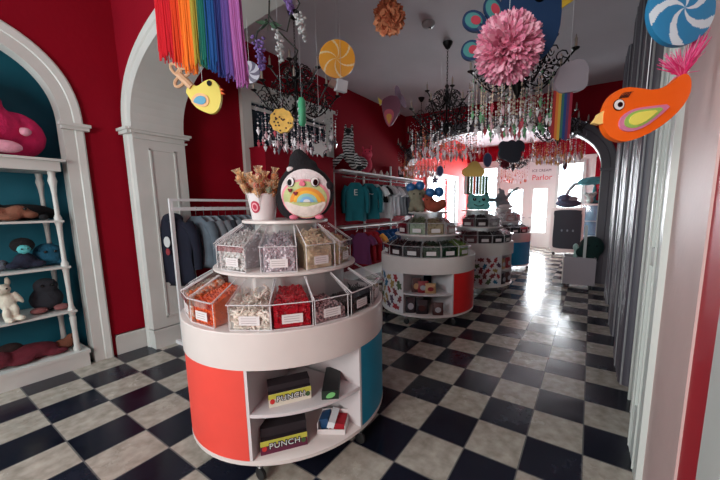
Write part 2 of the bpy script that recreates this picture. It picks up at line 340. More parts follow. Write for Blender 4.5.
# far room side wall with window
y0, y1, z0, z1 = 6.15, 8.3, .5, 2.25
b = MB()
b.bb(XL - .12, XL, 5.2, y0, 0, CZ); b.bb(XL - .12, XL, y1, 9.4, 0, CZ); b.bb(XL - .12, XL, y0, y1, 0, z0); b.bb(XL - .12, XL, y0, y1, z1, CZ)
b.bb(-4.75, -4.7, 9.3, 10.1, 0, CZ); b.bb(-4.7, XL, 9.36, 9.4, 0, CZ); struct('wall_far_left', b, mat('red_paint_window_lit', (214, 26, 24), .6, spec=.2))  # red wall; strong window light put into a brighter colour
def window(k, rect, axis, pos, bars=(), w=.09, out=1, transom=None, m=WHITE):
    a0, a1, c0, c1 = rect; b = MB()
    def q(u0, u1, v0, v1, t0, t1):
        if axis == 'y': b.bb(u0, u1, pos + t0, pos + t1, v0, v1)
        else: b.bb(pos + t0, pos + t1, u0, u1, v0, v1)
    t = (-.05, .08) if axis == 'y' else (-.08, .04)
    q(a0 - w, a0, c0 - w, c1 + w, *t); q(a1, a1 + w, c0 - w, c1 + w, *t); q(a0, a1, c1, c1 + w, *t); q(a0, a1, c0 - w, c0, *t)
    for x in bars: q(x - .02, x + .02, c0, c1, -.02, .03)
    if transom: q(a0, a1, transom - .02, transom + .02, -.02, .03)
    o = struct('window_%d' % k, b, m); b2 = MB()
    if axis == 'y': b2.bb(a0, a1, pos + .01, pos + .016, c0, c1)
    else: b2.bb(pos - .016, pos - .01, a0, a1, c0, c1)
    b2.build('window_pane', GLASS, o); return o
window(1, (y0, y1, z0, z1), 'x', XL, w=.13)
# far wall: white bay with window, double door, window
FYW = 9.98; TOP = 2.95
W1 = (-4.02, -3.02, .5, 2.75); W2 = (-1.02, -.36, .5, 2.75)
DL = (-2.76, -1.955); DR = (-1.955, -1.18)
b = MB(); b.bb(-4.75, .85, FYW, FYW + .1, TOP, CZ); b.bb(-.02, .85, FYW, FYW + .1, 0, TOP); struct('wall_far', b, RED)
b = MB()
bay = mat('bay_white_paint', (214, 210, 206), .5)
xs = [(-4.75, -4.11), (-2.93, -2.76), (-1.18, -1.11), (-.27, -.02)]
for x0, x1 in xs: b.bb(x0, x1, FYW, FYW + .08, 0, TOP)
b.bb(-4.11, -2.93, FYW, FYW + .08, 2.84, TOP); b.bb(-1.11, -.27, FYW, FYW + .08, 2.84, TOP)
b.bb(-4.11, -2.93, FYW, FYW + .08, 0, .41); b.bb(-1.11, -.27, FYW, FYW + .08, 0, .41); b.bb(-2.76, -1.18, FYW, FYW + .08, 2.12, TOP)
b.bb(-4.75, 0, FYW - .03, FYW, TOP - .04, TOP + .05)
b.bb(-2.86, -2.78, FYW - .03, FYW, 0, TOP); b.bb(-1.17, -1.1, FYW - .03, FYW, 0, TOP)
for z in (2.12, 2.8): b.bb(-2.76, -1.2, FYW - .02, FYW, z, z + .03)
struct('wall_far_bay', b, bay)
window(2, W1, 'y', FYW, bars=(-3.52,)); window(3, W2, 'y', FYW)
for k, (x0, x1) in ((2, DL), (3, DR)):
    b = MB(); y = FYW
    b.bb(x0, x0 + .17, y, y + .05, 0, 2.12); b.bb(x1 - .17, x1, y, y + .05, 0, 2.12); b.bb(x0 + .17, x1 - .17, y, y + .05, 1.98, 2.12); b.bb(x0 + .17, x1 - .17, y, y + .05, 0, .5)
    o = struct('door_%d' % k, b, bay); b = MB(); b.bb(x0 + .17, x1 - .17, y + .02, y + .028, .5, 1.98); b.build('door_pane', GLASS, o)
    b = MB(); hx = x1 - .07 if k == 2 else x0 + .07; b.tube([(hx, y, 1.0), (hx, y - .05, 1.0), (hx + (-.09 if k == 2 else .09), y - .05, 1.0)], .01, 6); b.build('door_handle', STEEL, o)
b = MB()                                                    # railing outside the glass
for i in range(34): x = -4.3 + i * .125; b.tube([(x, 10.35, 0), (x, 10.35, .95)], .008, 5)
b.bb(-4.4, 0, 10.33, 10.37, .95, 1.0); b.bb(-4.4, 0, 10.33, 10.37, .1, .13)
tag(b.build('porch_railing', mat('grey_railing', (170, 172, 176), .5)), 'pale porch railing seen through the glass of the far doors', 'railing')
sg = thing('shop_sign', (-1.78, FYW - .022, 2.45), 'white sign over the far double door with red word Parlor', 'sign')
b = MB(); b.bb(-.62, .62, -.012, .012, -.28, .28); b.build('sign_board', mat('sign_board', (216, 210, 208), .5), sg)
text('Parlor', 'lettering', sg, (.24, -.016, -.1), (PI / 2, 0, 0), .25, mat('sign_red', (208, 40, 50), .5), .004)['label'] = 'red lettering'
text('ICE CREAM', 'lettering', sg, (.22, -.016, .13), (PI / 2, 0, 0), .12, mat('sign_dark', (90, 50, 70), .5), .004)['label'] = 'dark lettering'
# tall window with dark glass on the middle room's left wall
b = MB(); y0, y1, z0, z1 = .62, 2.3, .3, 2.98
b.bb(XL, XL + .06, y0, y0 + .13, z0, z1); b.bb(XL, XL + .06, y1 - .13, y1, z0, z1); b.bb(XL, XL + .06, y0 + .13, y1 - .13, z1 - .2, z1); b.bb(XL, XL + .09, y0 - .03, y1 + .03, z1, z1 + .04)
b.bb(XL, XL + .03, y0 + .16, y1 - .16, 2.7, 2.74); b.bb(XL, XL + .035, 1.3, 1.34, z0, z1 - .2)
o = struct('window_4', b, WHITE)
b = MB(); b.bb(XL + .004, XL + .012, y0 + .13, y1 - .13, z0, z1 - .2); b.build('window_pane', mat('dark_window_glass', (22, 40, 50), .12), o)
BX0, BX1 = .68, 1.92
b = MB(); b.bb(XL + .07, -3.58, BX0, BX1, 0, 2.17); b.bb(XL + .07, -3.57, BX0 - .01, BX1 + .01, 2.17, 2.19)
tag(b.build('red_partition_box', mat('partition_red', (128, 8, 28), .8, spec=.12)), 'tall red boxed partition standing in front of the dark window', 'partition')

# ------------------------------------------------------------------ etagere in the alcove with plush toys
SY0, SY1, SX0, SX1 = -2.36, -1.12, -4.36, -3.93
et = thing('display_shelf', ((SX0 + SX1) / 2, (SY0 + SY1) / 2, 0), 'white display shelf with turned posts standing in the teal arched alcove', 'shelf')
ox, oy = (SX0 + SX1) / 2, (SY0 + SY1) / 2; hx, hy = (SX1 - SX0) / 2, (SY1 - SY0) / 2
b = MB(); b.bb(-hx, hx + .03, -hy - .02, hy + .03, 0, .13); b.bb(-hx, hx + .04, -hy - .03, hy + .04, .12, .15); b.build('base', WHITE, et)
for z in (.53, .93, 1.33):
    b = MB(); b.bb(-hx, hx, -hy, hy, z - .018, z); b.build('shelf_board', WHITE, et)
b = MB(); b.bb(-hx, hx + .02, -hy - .02, hy + .02, 1.74, 1.82); b.bb(-hx, hx + .05, -hy - .05, hy + .05, 1.82, 1.84); b.build('cornice', WHITE, et)
pp = [(.022, .15), (.028, .17), (.02, .2), (.018, .35), (.024, .46), (.018, .48), (.026, .5), (.026, .54), (.017, .57), (.016, .74), (.02, .88), (.026, .91), (.026, .95), (.016, .98), (.016, 1.16), (.02, 1.28), (.026, 1.31), (.026, 1.35), (.016, 1.38), (.016, 1.55), (.022, 1.62), (.03, 1.66), (.022, 1.7), (.026, 1.74)]
for sx in (-1, 1):
    for sy in (-1, 1): MB().lathe(pp, 12, (sx * (hx - .03), sy * (hy - .03), 0)).build('post', WHITE, et)
PLUSHG = 'plush toys on the alcove shelf'
def fur(name, rgb): return mat('plush_' + name, rgb, .95, bump=.5, bscale=90, noise=.12, nscale=20)
EYE = mat('eye_black', (8, 8, 10), .15); EYEW = mat('eye_white', (225, 222, 220), .3)
def eyes(parent, pts, r, white=None):
    for p in pts:
        e = MB().ball(p, (r, r, r)).build('eye', EYE, parent)
        if white: MB().ball((p[0], p[1] - r * .7, p[2] + r * .3), r * .3).build('glint', EYEW, e)
# big pink plush on top
p = thing('pink_plush', (-4.1, -1.52, 1.84), 'big bright pink plush with yellow hair sitting on top of the alcove shelf', 'plush toy', PLUSHG, rotz=PI / 2); p.scale = (1.3, 1.1, 1.25)
blob('body', [(0, 0, .17, .23, .18, .17), (-.05, -.03, .33, .19, .17, .15), (.18, .04, .15, .14, .12, .15), (-.3, -.05, .15, .1, .1, .12)], fur('hot_pink', (206, 32, 96)), p, .015)
blob('mane', [(-.06, 0, .47, .12, .08, .05), (-.16, -.06, .43, .09, .07, .06), (.03, .04, .45, .06, .05, .03)], fur('yellow_hair', (210, 160, 60)), p)
blob('snout', [(-.12, -.19, .27, .07, .06, .055)], fur('pale_pink', (222, 160, 180)), p)
for q in ((-.0, -.2, .09, .06, .05, .075), (.1, -.18, .05, .075, .05, .04), (-.18, -.2, .05, .07, .05, .045), (.2, -.12, .16, .03, .03, .03)): blob('foot', [q], fur('pale_pink', (222, 160, 180)), p)
eyes(p, [(-.02, -.185, .36), (-.17, -.16, .37)], .018)
def pl(name, loc, rz, label, parts, eyep=None, er=.012, vox=.012, group=PLUSHG, cat='plush toy'):
    o = thing(name, loc, label, cat, group, rotz=rz)
    for nm, rgbname, rgb, ell in parts: blob(nm, ell, fur(rgbname, rgb), o, vox)
    if eyep: eyes(o, eyep, er)
    return o
H = PI / 2
pl('dog_plush', (-4.05, -1.52, 1.33), H, 'brown plush dog lying on the upper alcove shelf with dark paws', [('body', 'brown', (120, 76, 58), [(0, 0, .06, .17, .08, .06), (.16, -.03, .075, .07, .06, .055), (.22, -.06, .05, .05, .04, .03), (-.15, -.02, .04, .06, .05, .035), (.1, -.08, .03, .07, .03, .026)]), ('paw', 'black', (18, 18, 22), [(.29, -.08, .03, .035, .03, .025)])], [(.19, -.085, .1)])
pl('black_plush', (-4.22, -1.3, 1.33), H, 'long black plush lying at the back of the upper alcove shelf', [('body', 'black', (18, 18, 22), [(0, 0, .07, .2, .08, .07), (-.18, 0, .09, .08, .07, .08), (.16, 0, .05, .07, .05, .04)])], None)
pl('doll_plush', (-4.05, -1.36, .93), H, 'dark haired plush doll with turquoise face on the middle alcove shelf', [('body', 'navy', (24, 30, 50), [(0, 0, .07, .07, .06, .07), (-.07, -.02, .04, .05, .05, .03), (.07, -.02, .04, .05, .05, .03)]), ('hair', 'black', (18, 18, 22), [(0, .01, .2, .075, .06, .065)]), ('face', 'turquoise', (90, 186, 190), [(-.005, -.045, .17, .045, .025, .04)])], [(-.02, -.072, .175), (.015, -.072, .175)], .006)
pl('round_plush', (-4.12, -1.21, .93), H, 'round teal plush ball near the right post of the middle alcove shelf', [('body', 'deep_teal', (20, 84, 110), [(0, 0, .1, .1, .09, .1), (-.08, -.03, .03, .04, .04, .03), (.08, -.03, .03, .04, .04, .03)])], [(-.03, -.085, .13), (.03, -.085, .13)])
pl('flat_plush', (-4.08, -1.62, .93), H, 'grey and white plush lying flat left on the middle alcove shelf', [('body', 'grey', (92, 100, 112), [(0, 0, .04, .12, .07, .04), (.13, 0, .05, .05, .05, .045)]), ('belly', 'white', (200, 204, 200), [(-.04, -.05, .045, .06, .035, .03)])], [(.15, -.045, .06)])
pl('rabbit_plush', (-3.99, -1.5, .53), H, 'pale long-legged plush rabbit seated at the lower alcove shelf edge', [('body', 'cream', (206, 204, 188), [(0, 0, .16, .05, .045, .08), (-.02, -.02, .27, .05, .045, .045), (-.07, -.02, .31, .02, .015, .05), (.02, .02, .32, .018, .015, .045), (.03, -.03, .09, .025, .03, .06), (.05, -.05, .025, .03, .05, .022), (-.02, -.04, .07, .025, .03, .055), (-.01, -.06, .02, .03, .05, .02), (.06, -.02, .19, .018, .018, .06, (0, -.4, 0))])], [(-.04, -.06, .28), (0, -.062, .28)], .007, .009)
pl('owl_plush', (-4.12, -1.26, .53), H, 'dark plush with paler feet at the right of the lower alcove shelf', [('body', 'charcoal', (40, 44, 52), [(0, 0, .11, .11, .09, .11), (0, -.02, .23, .08, .07, .07)]), ('foot', 'dusty_pink', (130, 84, 84), [(.07, -.08, .03, .06, .05, .03), (-.07, -.08, .03, .06, .05, .03)])], [(-.03, -.085, .24), (.03, -.085, .24)])
pl('grey_plush', (-4.08, -1.7, .53), H, 'small grey plush left of the pale rabbit on the lower alcove shelf', [('body', 'grey', (92, 100, 112), [(0, 0, .07, .08, .07, .07), (.03, -.03, .15, .06, .05, .05)])], [(.01, -.08, .16), (.05, -.08, .16)], .007)
pl('lion_plush', (-4.06, -1.42, .15), H, 'dark red plush animal lying on the bottom board of the alcove shelf', [('body', 'maroon', (92, 26, 40), [(0, 0, .07, .18, .09, .07), (-.17, -.04, .075, .08, .075, .07), (.15, -.06, .03, .08, .035, .03), (-.06, -.09, .03, .08, .03, .025)]), ('mane', 'dark_brown', (40, 26, 26), [(-.1, .02, .13, .08, .06, .05)])], [(-.19, -.11, .1)])
pl('brown_plush', (-4.1, -1.2, .15), H, 'small brown plush beside the right post on the bottom board', [('body', 'brown', (120, 76, 58), [(0, 0, .05, .08, .06, .05), (.05, -.02, .1, .045, .04, .04)])], [(.05, -.06, .11)])

# ------------------------------------------------------------------ garments
def garment(name, loc, rz, w, h, m, label, group, cat='shirt', sleeve='long', prints=(), t=.028, hanger=True, hood=False, sm=None):
    o = thing(name, loc, label, cat, group, rotz=rz)          # origin at the hanger hook; cloth hangs in local XZ
    rg = random.Random(hash(label) % 1000 if False else len(label) * 13 + int(abs(loc[1]) * 100))
    b = MB(); rows = 12; n = 20; ph = [rg.uniform(0, 6) for _ in range(3)]; vs = []; fs = []
    for i in range(rows + 1):
        f = i / rows; z = -.09 - .02 - f * h
        hw = (.08 + (w / 2 - .08) * (f / .16)) if f < .16 else w / 2 * (1 - .12 * math.sin(PI * min(1, (f - .16) / .7)))
        zz = z + (.03 * (1 - min(1, f / .16)))
        tt = t * (.6 + .6 * min(1, f / .2))
        for j in range(n):
            a = 2 * PI * j / n; x = hw * math.copysign(abs(math.cos(a)) ** .8, math.cos(a)); y = tt * math.sin(a)
            y += .02 * f * math.sin(x * 34 + ph[0] + f) + .012 * f * math.sin(x * 63 + ph[1] + 2 * f); zz += .008 * f * math.sin(x * 20 + ph[2])
            vs.append((x, y, zz))
    for i in range(rows):
        for j in range(n): fs.append([i * n + j, (i + 1) * n + j, (i + 1) * n + (j + 1) % n, i * n + (j + 1) % n])
    fs.append(list(range(n))); fs.append([rows * n + j for j in range(n)][::-1]); b.add(vs, fs); b.build('torso', m, o, smooth=60)
    for s in (-1, 1):
        b = MB(); L_ = .5 if sleeve == 'long' else .2; st = (s * (w / 2 - .045), 0, -.15)
        if sleeve == 'long': b.tube([st, (s * (w / 2 + .01), .0, -.24), (s * (w / 2 + .03), .01, -.42), (s * (w / 2 + .02), .015, -.62)], .055, 8, r1=.038)
        else: b.tube([st, (s * (w / 2 + .03), 0, -.21), (s * (w / 2 + .07), 0, -.29)], .055, 8, r1=.062)
        b.build('sleeve', sm or m, o, smooth=70)
    if hood:
        blob('hood', [(0, .02, -.1, .11, .06, .06)], m, o)
    if hanger:
        b = MB(); b.tube([(0, 0, -.085), (0, 0, -.03), (.012, 0, -.012), (.02, 0, .004), (.012, 0, .02), (-.004, 0, .024), (-.014, 0, .016)], .0028, 5)
        b.tube([(0, 0, -.08), (w / 2 - .06, 0, -.14), (-(w / 2 - .06), 0, -.14), (0, 0, -.08)], .005, 5); b.build('hanger', STEEL, o)
    for (kind, x, z, s, mm) in prints:
        b = MB()
        if kind == 'oval': b.prism(ellipse(0, 0, s * .6, s, 18), -.003, .003)
        else:
            o2 = text(kind, 'print', o, (x, -t - .036, z), (PI / 2, 0, 0), s, mm, .003); continue
        o2 = b.build('print', mm, o); o2.location = (x, -t - .036, z)
    return o
rack = thing('garment_rack', (-3.6, .1, 0), 'white garment rack of grey and navy clothes beside the left pier', 'clothes rack')
b = MB(); b.bb(-.015, .015, -.545, -.515, .03, 1.52); b.build('post', RACKW, rack); b = MB(); b.bb(-.015, .015, .535, .565, .03, 1.52); b.build('post', RACKW, rack)
b = MB(); b.bb(-.012, .012, -.53, .55, 1.495, 1.52); b.build('top_bar', RACKW, rack)
b = MB(); b.bb(-.02, .02, -.53, .55, 1.40, 1.435); b.build('hanging_bar', RACKW, rack)
for y in (-.53, .55): b = MB(); b.bb(-.26, .26, y - .018, y + .018, 0, .035); b.build('foot', RACKW, rack)
b = MB(); b.bb(-.012, .012, -.53, .55, .05, .08); b.build('lower_bar', RACKW, rack)
NAVY = mat('navy_fleece', (12, 17, 36), .95, noise=.15, nscale=12); GRY = mat('grey_fleece', (112, 122, 130), .95, noise=.12, nscale=14); GRY2 = mat('slate_fleece', (82, 94, 104), .95, noise=.12, nscale=14); DGR = mat('charcoal_fleece', (42, 48, 58), .95, noise=.12, nscale=14)
G1 = 'clothes on the white garment rack'
names = ['first', 'second', 'third', 'fourth', 'fifth', 'sixth', 'seventh', 'eighth', 'ninth', 'tenth', 'eleventh', 'twelfth']
garment('hoodie', (-3.68, -.4, 1.42), .5, .42, .7, NAVY, 'navy hoodie with pale oval print, nearest on the white garment rack', G1, 'hoodie', prints=[('oval', -.02, -.33, .055, mat('print_pale', (186, 190, 190), .8)), ('oval', -.02, -.43, .035, mat('print_red', (130, 34, 44), .8))], hood=True)
for i in range(9):
    y = -.2 + i * .08; m = [GRY2, GRY, GRY, DGR, GRY, GRY2, GRY, GRY, NAVY][i]
    nm = {id(GRY): 'grey', id(GRY2): 'slate grey', id(DGR): 'charcoal', id(NAVY): 'navy'}[id(m)]
    garment('sweatshirt', (-3.6, y, 1.42), rnd(.05, .3), .48, rnd(.5, .58), m, '%s sweatshirt, %s behind the navy hoodie on the white rack' % (nm, names[i]), G1, 'sweatshirt')
# wall rails of the middle room
WS = thing('wall_shelf', (XL, 3.7, 1.0), 'white wall mounted shelf with two garment rails on the red wall', 'shelf')
b = MB(); b.bb(0, .33, -1.5, 1.5, 1.015, 1.045); b.build('shelf_board', RACKW, WS)
for z in (.93, .02): b = MB(); b.tube([(.27, -1.45, z), (.27, 1.45, z)], .011, 8); b.build('rail', STEEL, WS)
b = MB(); b.bb(.0, .33, -1.5, 1.5, .055, .08); b.build('shelf_board', RACKW, WS)
for y in (-1.5, -.5, .5, 1.5):
    b = MB(); b.bb(0, .03, y - .015, y + .015, -.7, 1.3); b.build('upright', RACKW, WS)
for y in (-1.1, -.4, .3, 1.0):
    for z in (1.01, .05): b = MB(); b.tube([(.05, y, z), (.3, y, z), (.3, y, z - .05), (.27, y, z - .08)], .006, 6); b.build('bracket', RACKW, WS)
G2 = 'tops on the upper wall rail'; G3 = 'tops on the lower wall rail'
TT = mat('teal_cotton', (6, 96, 108), .9, noise=.1); PW = mat('print_white', (205, 210, 210), .8); WH = mat('white_cotton', (214, 220, 224), .9, noise=.08); LG = mat('pale_grey_cotton', (150, 160, 166), .9, noise=.08); RC = mat('red_cotton', (150, 16, 34), .9, noise=.1); BC = mat('blue_cotton', (10, 64, 120), .9, noise=.1); YC = mat('yellow_cotton', (226, 160, 70), .9, noise=.1)
xr = XL + .27
garment('sweatshirt', (xr + .0, 2.6, 1.93), .75, .38, .62, TT, 'teal sweatshirt printed with letter E, leftmost on the upper wall rail', G2, 'sweatshirt', prints=[('E', 0, -.26, .15, PW)], t=.032)
garment('sweatshirt', (xr + .04, 2.95, 1.93), .7, .4, .62, TT, 'teal sweatshirt with pale script across its chest, second on the upper rail', G2, 'sweatshirt', prints=[('~~', 0, -.27, .14, PW)], t=.032)
up = [(WH, 'white', .5), (BLK, 'black', .3), (WH, 'white', .58), (WH, 'white', .6), (WH, 'white', .6), (LG, 'pale grey', .6), (LG, 'pale grey', .6), (GRY2, 'slate grey', .6), (LG, 'pale grey', .6), (GRY2, 'slate grey', .6), (BLK, 'black', .62), (BLK, 'black', .62)]
for i, (m, nm, h) in enumerate(up):
    garment('shirt', (xr, 3.2 + i * .15, 1.93), rnd(-.1, .25), .42, h, m, '%s short-sleeved top, %s after the teal sweatshirts on the upper rail' % (nm, names[i]), G2, 'shirt', sleeve='short')
lo = [(mat('purple_cotton', (96, 40, 84), .9), 'purple'), (RC, 'red'), (RC, 'red'), (BC, 'blue'), (BC, 'blue'), (BC, 'blue'), (BC, 'blue'), (NAVY, 'navy'), (BC, 'blue'), (NAVY, 'navy')]
for i, (m, nm) in enumerate(lo):
    garment('shirt', (xr, 2.75 + i * .2, 1.02), rnd(-.1, .3), .42, .55, m, '%s top, %s from the near end of the lower wall rail' % (nm, names[i]), G3, 'shirt', sleeve='short', sm=YC if i == 2 else None)
# toys on the wall shelf
z = thing('zebra_plush', (-3.72, 2.5, 2.045), 'black and white striped plush zebra sitting on the wall shelf', 'plush toy', rotz=.65)
ZB = zebra_mat()
z.scale = (1.5, 1.3, 1.28)
blob('body', [(0, 0, .22, .075, .08, .12), (-.01, -.02, .34, .075, .075, .12), (0, -.03, .47, .06, .07, .09), (0, -.1, .5, .04, .07, .04), (-.14, -.13, .11, .038, .04, .14, (.3, .75, 0)), (.1, -.14, .1, .038, .04, .13, (.4, -.2, 0)), (.1, .12, .12, .12, .1, .1), (-.035, .0, .58, .018, .014, .04), (.04, 0, .58, .018, .014, .04)], ZB, z, .013)
for s in (-1, 1): MB().ball((-.21 if s < 0 else .12, -.18, .025), (.04, .05, .028)).build('hoof', BLK, z); MB().ball((s * .045, -.09, .52), .011).build('eye', EYE, z)
MB().ball((0, -.15, .49), (.036, .035, .033)).build('muzzle', BLK, z)
p = thing('pig_plush', (-3.72, 2.98, 2.045), 'pink plush pig beside the striped zebra on the wall shelf', 'plush toy', rotz=.7); p.scale = (1.25, 1.25, 1.3)
blob('body', [(0, 0, .12, .1, .1, .12), (.02, -.04, .26, .08, .075, .08), (.02, -.12, .25, .035, .03, .03), (-.04, 0, .35, .02, .015, .035), (.08, 0, .36, .02, .015, .045)], fur('rose', (216, 66, 96)), p); eyes(p, [(-.01, -.11, .29), (.05, -.11, .29)], .008)
pl('green_plush', (-3.74, 4.35, 2.045), .7, 'dark plush with khaki belly at the middle of the wall shelf', [('body', 'charcoal', (40, 44, 52), [(0, 0, .13, .08, .08, .13)]), ('belly', 'khaki', (150, 140, 100), [(.1, -.02, .1, .09, .08, .1)])], [(.08, -.1, .13), (.12, -.1, .13)], group='plush toys on the wall shelf')
pl('beige_plush', (-3.74, 4.75, 2.045), .7, 'beige plush with pale ears at the far end of the wall shelf', [('body', 'beige', (190, 170, 140), [(0, 0, .1, .12, .09, .1), (.03, -.02, .22, .08, .07, .07), (-.04, 0, .3, .025, .02, .05), (.09, 0, .3, .025, .02, .05)])], [(0, -.09, .23), (.06, -.09, .23)], group='plush toys on the wall shelf')
for i, y in enumerate((3.25, 3.5, 3.72)):
    o = MB().lathe([(.03, 0), (.03, .06), (.012, .08), (.012, .1)], 10).build('small_bottle', LAM, loc=(-3.72, y, 2.046)); tag(o, 'small white bottle, %s after the pink pig on the wall shelf' % names[i], 'bottle', 'small white bottles on the wall shelf')

# ------------------------------------------------------------------ candy carts
def bears(mb, R, a0, a1, z0, z1, ncol, seed):
    rg = random.Random(seed); cols = 5; rows = 5
    for i in range(cols):
        for j in range(rows):
            a = a0 + (a1 - a0) * (i + .5 + (.25 if j % 2 else -.25)) / cols + rg.uniform(-.015, .015); z = z0 + (z1 - z0) * (j + .5) / rows + rg.uniform(-.008, .008)
            rot = rg.uniform(0, 2 * PI); s = rg.uniform(.85, 1.1) * .043; mi = 1 + rg.randrange(ncol)
            parts = [(0, 0, .68, .8), (0, .9, .5, .42), (-.36, 1.22, .17, .17), (.36, 1.22, .17, .17), (-.68, .3, .26, .2), (.68, .3, .26, .2), (-.42, -.7, .3, .34), (.42, -.7, .3, .34)]
            for k, (px, pz, rx, rz) in enumerate(parts):
                vs = []
                for (ex, ez) in ellipse(px, pz, rx, rz, 10):
                    X_ = (ex * math.cos(rot) - ez * math.sin(rot)) * s; Z_ = (ex * math.sin(rot) + ez * math.cos(rot)) * s
                    aa = a + X_ / R; rr = R + .0015 + k * .0002
                    vs.append((rr * math.cos(aa), rr * math.sin(aa), min(max(z + Z_, z0), z1)))
                mb.add(vs, [list(range(10))], mi)
BEARM = [mat('bear_red', (150, 34, 46), .6), mat('bear_blue', (24, 96, 130), .6), mat('bear_green', (72, 92, 60), .6), mat('bear_gold', (150, 122, 66), .6), mat('bear_maroon', (120, 44, 50), .6), mat('bear_plum', (70, 46, 72), .6)]
GUMP = mat('white_gummy_panel', (208, 206, 208), .45)
R = .615
def cart(loc, label, open0, cols):
    """round candy counter; open shelf sector starts at angle open0 (deg); cols: material of the five closed panels after it"""
    t = thing('candy_cart', loc, label, 'candy display cart', 'round candy display carts')
    D = math.radians
    MB().lathe([(R - .01, .115), (R, .12), (R, .14), (R - .01, .145)], 64).build('base_board', LAM, t)
    for i, m in enumerate(cols):
        a0 = D(open0 + 60 * (i + 1)); a1 = D(open0 + 60 * (i + 2)); b = MB(); n = 14
        zt, zb = .645, .145
        pr = [(R - .012, zb), (R - .001, zb), (R - .001, zt), (R - .012, zt)]
        b.lathe(pr + [pr[0]], n, a0=a0, a1=a1, cap=False)
        if m == 'gummy': bears(b, R, a0 + .02, a1 - .02, zb + .03, zt - .03, len(BEARM), i + int(loc[1] * 10)); b.build('side_panel', [GUMP] + BEARM, t, smooth=30)
        else: b.build('side_panel', m, t, smooth=30)
    for k in (0, 1):
        a = D(open0 + 60 * k); d = Vector((math.cos(a), math.sin(a), 0)); nn = Vector((-d.y, d.x, 0)) * (1 if k == 0 else -1)
        b = MB(); q = [d * .13, d * (R - .002), d * (R - .002) + nn * .016, d * .13 + nn * .016]
        b.add([Vector((v.x, v.y, zz)) for zz in (.145, .645) for v in q], [[0, 1, 2, 3], [4, 5, 6, 7], [0, 1, 5, 4], [1, 2, 6, 5], [2, 3, 7, 6], [3, 0, 4, 7]]); b.build('divider', LAMIN, t, smooth=0)
    b = MB(); n = 12; vs = []; k = n + 1
    for zz in (.385, .403):
        vs.append((.1 * math.cos(D(open0 + 30)), .1 * math.sin(D(open0 + 30)), zz))
        for i in range(n + 1): a = D(open0 + 60 * i / n); vs.append(((R - .003) * math.cos(a), (R - .003) * math.sin(a), zz))
    k = n + 2; fs = [[0] + [i + 2, i + 1] if 0 else [0, i + 2, i + 1] for i in range(n)] + [[k, k + i + 1, k + i + 2] for i in range(n)] + [[i + 1, i + 2, k + i + 2, k + i + 1] for i in range(n)]
    b.add(vs, fs); b.build('shelf', LAMIN, t, smooth=0)
    MB().lathe([(.0, .64), (R - .002, .64), (R + .004, .643), (R + .004, .83), (R, .835), (0, .835)], 72, cap=False).build('counter_band', LAM, t)
    MB().lathe([(.36, .835), (.36, 1.07)], 48).build('lower_core', PLATE, t)
    MB().lathe([(.0, 1.068), (.43, 1.068), (.437, 1.072), (.437, 1.083), (.43, 1.087), (0, 1.087)], 64, cap=False).build('tier_plate', LAM, t)
    MB().lathe([(.19, 1.087), (.19, 1.34)], 40).build('upper_core', PLATE, t)
    MB().lathe([(0, 1.34), (.258, 1.34), (.263, 1.344), (.263, 1.356), (.258, 1.36), (0, 1.36)], 56, cap=False).build('top_plate', LAM, t)
    for i in range(6):
        a = D(open0 + 60 * i + 2); p = Vector((math.cos(a) * (R - .05), math.sin(a) * (R - .05), 0))
        b = MB(); b.box((p.x, p.y, .106), (.05, .05, .02)); b.tube([(p.x, p.y, .1), (p.x + .012, p.y, .055)], .009, 6); c = b.build('caster', STEEL, t)
        b = MB(); M_ = Matrix.Translation((p.x + .012, p.y, .036)) @ Matrix.Rotation(PI / 2, 4, 'X') @ Matrix.Rotation(0, 4, 'Z'); b.M = M_; b.lathe([(.028, -.011), (.035, -.008), (.035, .008), (.028, .011)], 18); b.build('wheel', DARK, c)
    return t
def pieces(mb, style, pos, rg, size):
    x, y, z = pos
    if style == 'string':
        p = [Vector((x, y, z))]
        d = Vector((rg.uniform(-1, 1), rg.uniform(-1, 1), rg.uniform(-.4, .4)))
        for _ in range(3): d = (d + Vector((rg.uniform(-1, 1), rg.uniform(-1, 1), rg.uniform(-.6, .6))) * .8).normalized(); p.append(p[-1] + d * size * .9)
        mb.tube(p, size * .18, 5, mi=rg.randrange(2))
    elif style == 'ball': mb.ball(pos, size * rg.uniform(.45, .65), 6, 4, mi=rg.randrange(2))
    elif style == 'cube': mb.box(pos, (size, size * .8, size * .7), (rg.uniform(0, 3), rg.uniform(0, 3), rg.uniform(0, 3)), mi=rg.randrange(2))
    elif style == 'wrap':
        r = (rg.uniform(0, 3), rg.uniform(0, 3), rg.uniform(0, 3)); mb.ball(pos, (size * .8, size * .45, size * .45), 6, 4, rot=r, mi=rg.randrange(2))
        d = Euler(r).to_matrix() @ Vector((1, 0, 0))
        for s in (-1, 1): c = Vector(pos) + d * s * size * .75; mb.tube([c, c + d * s * size * .5], size * .08, 5, mi=0, r1=size * .34)
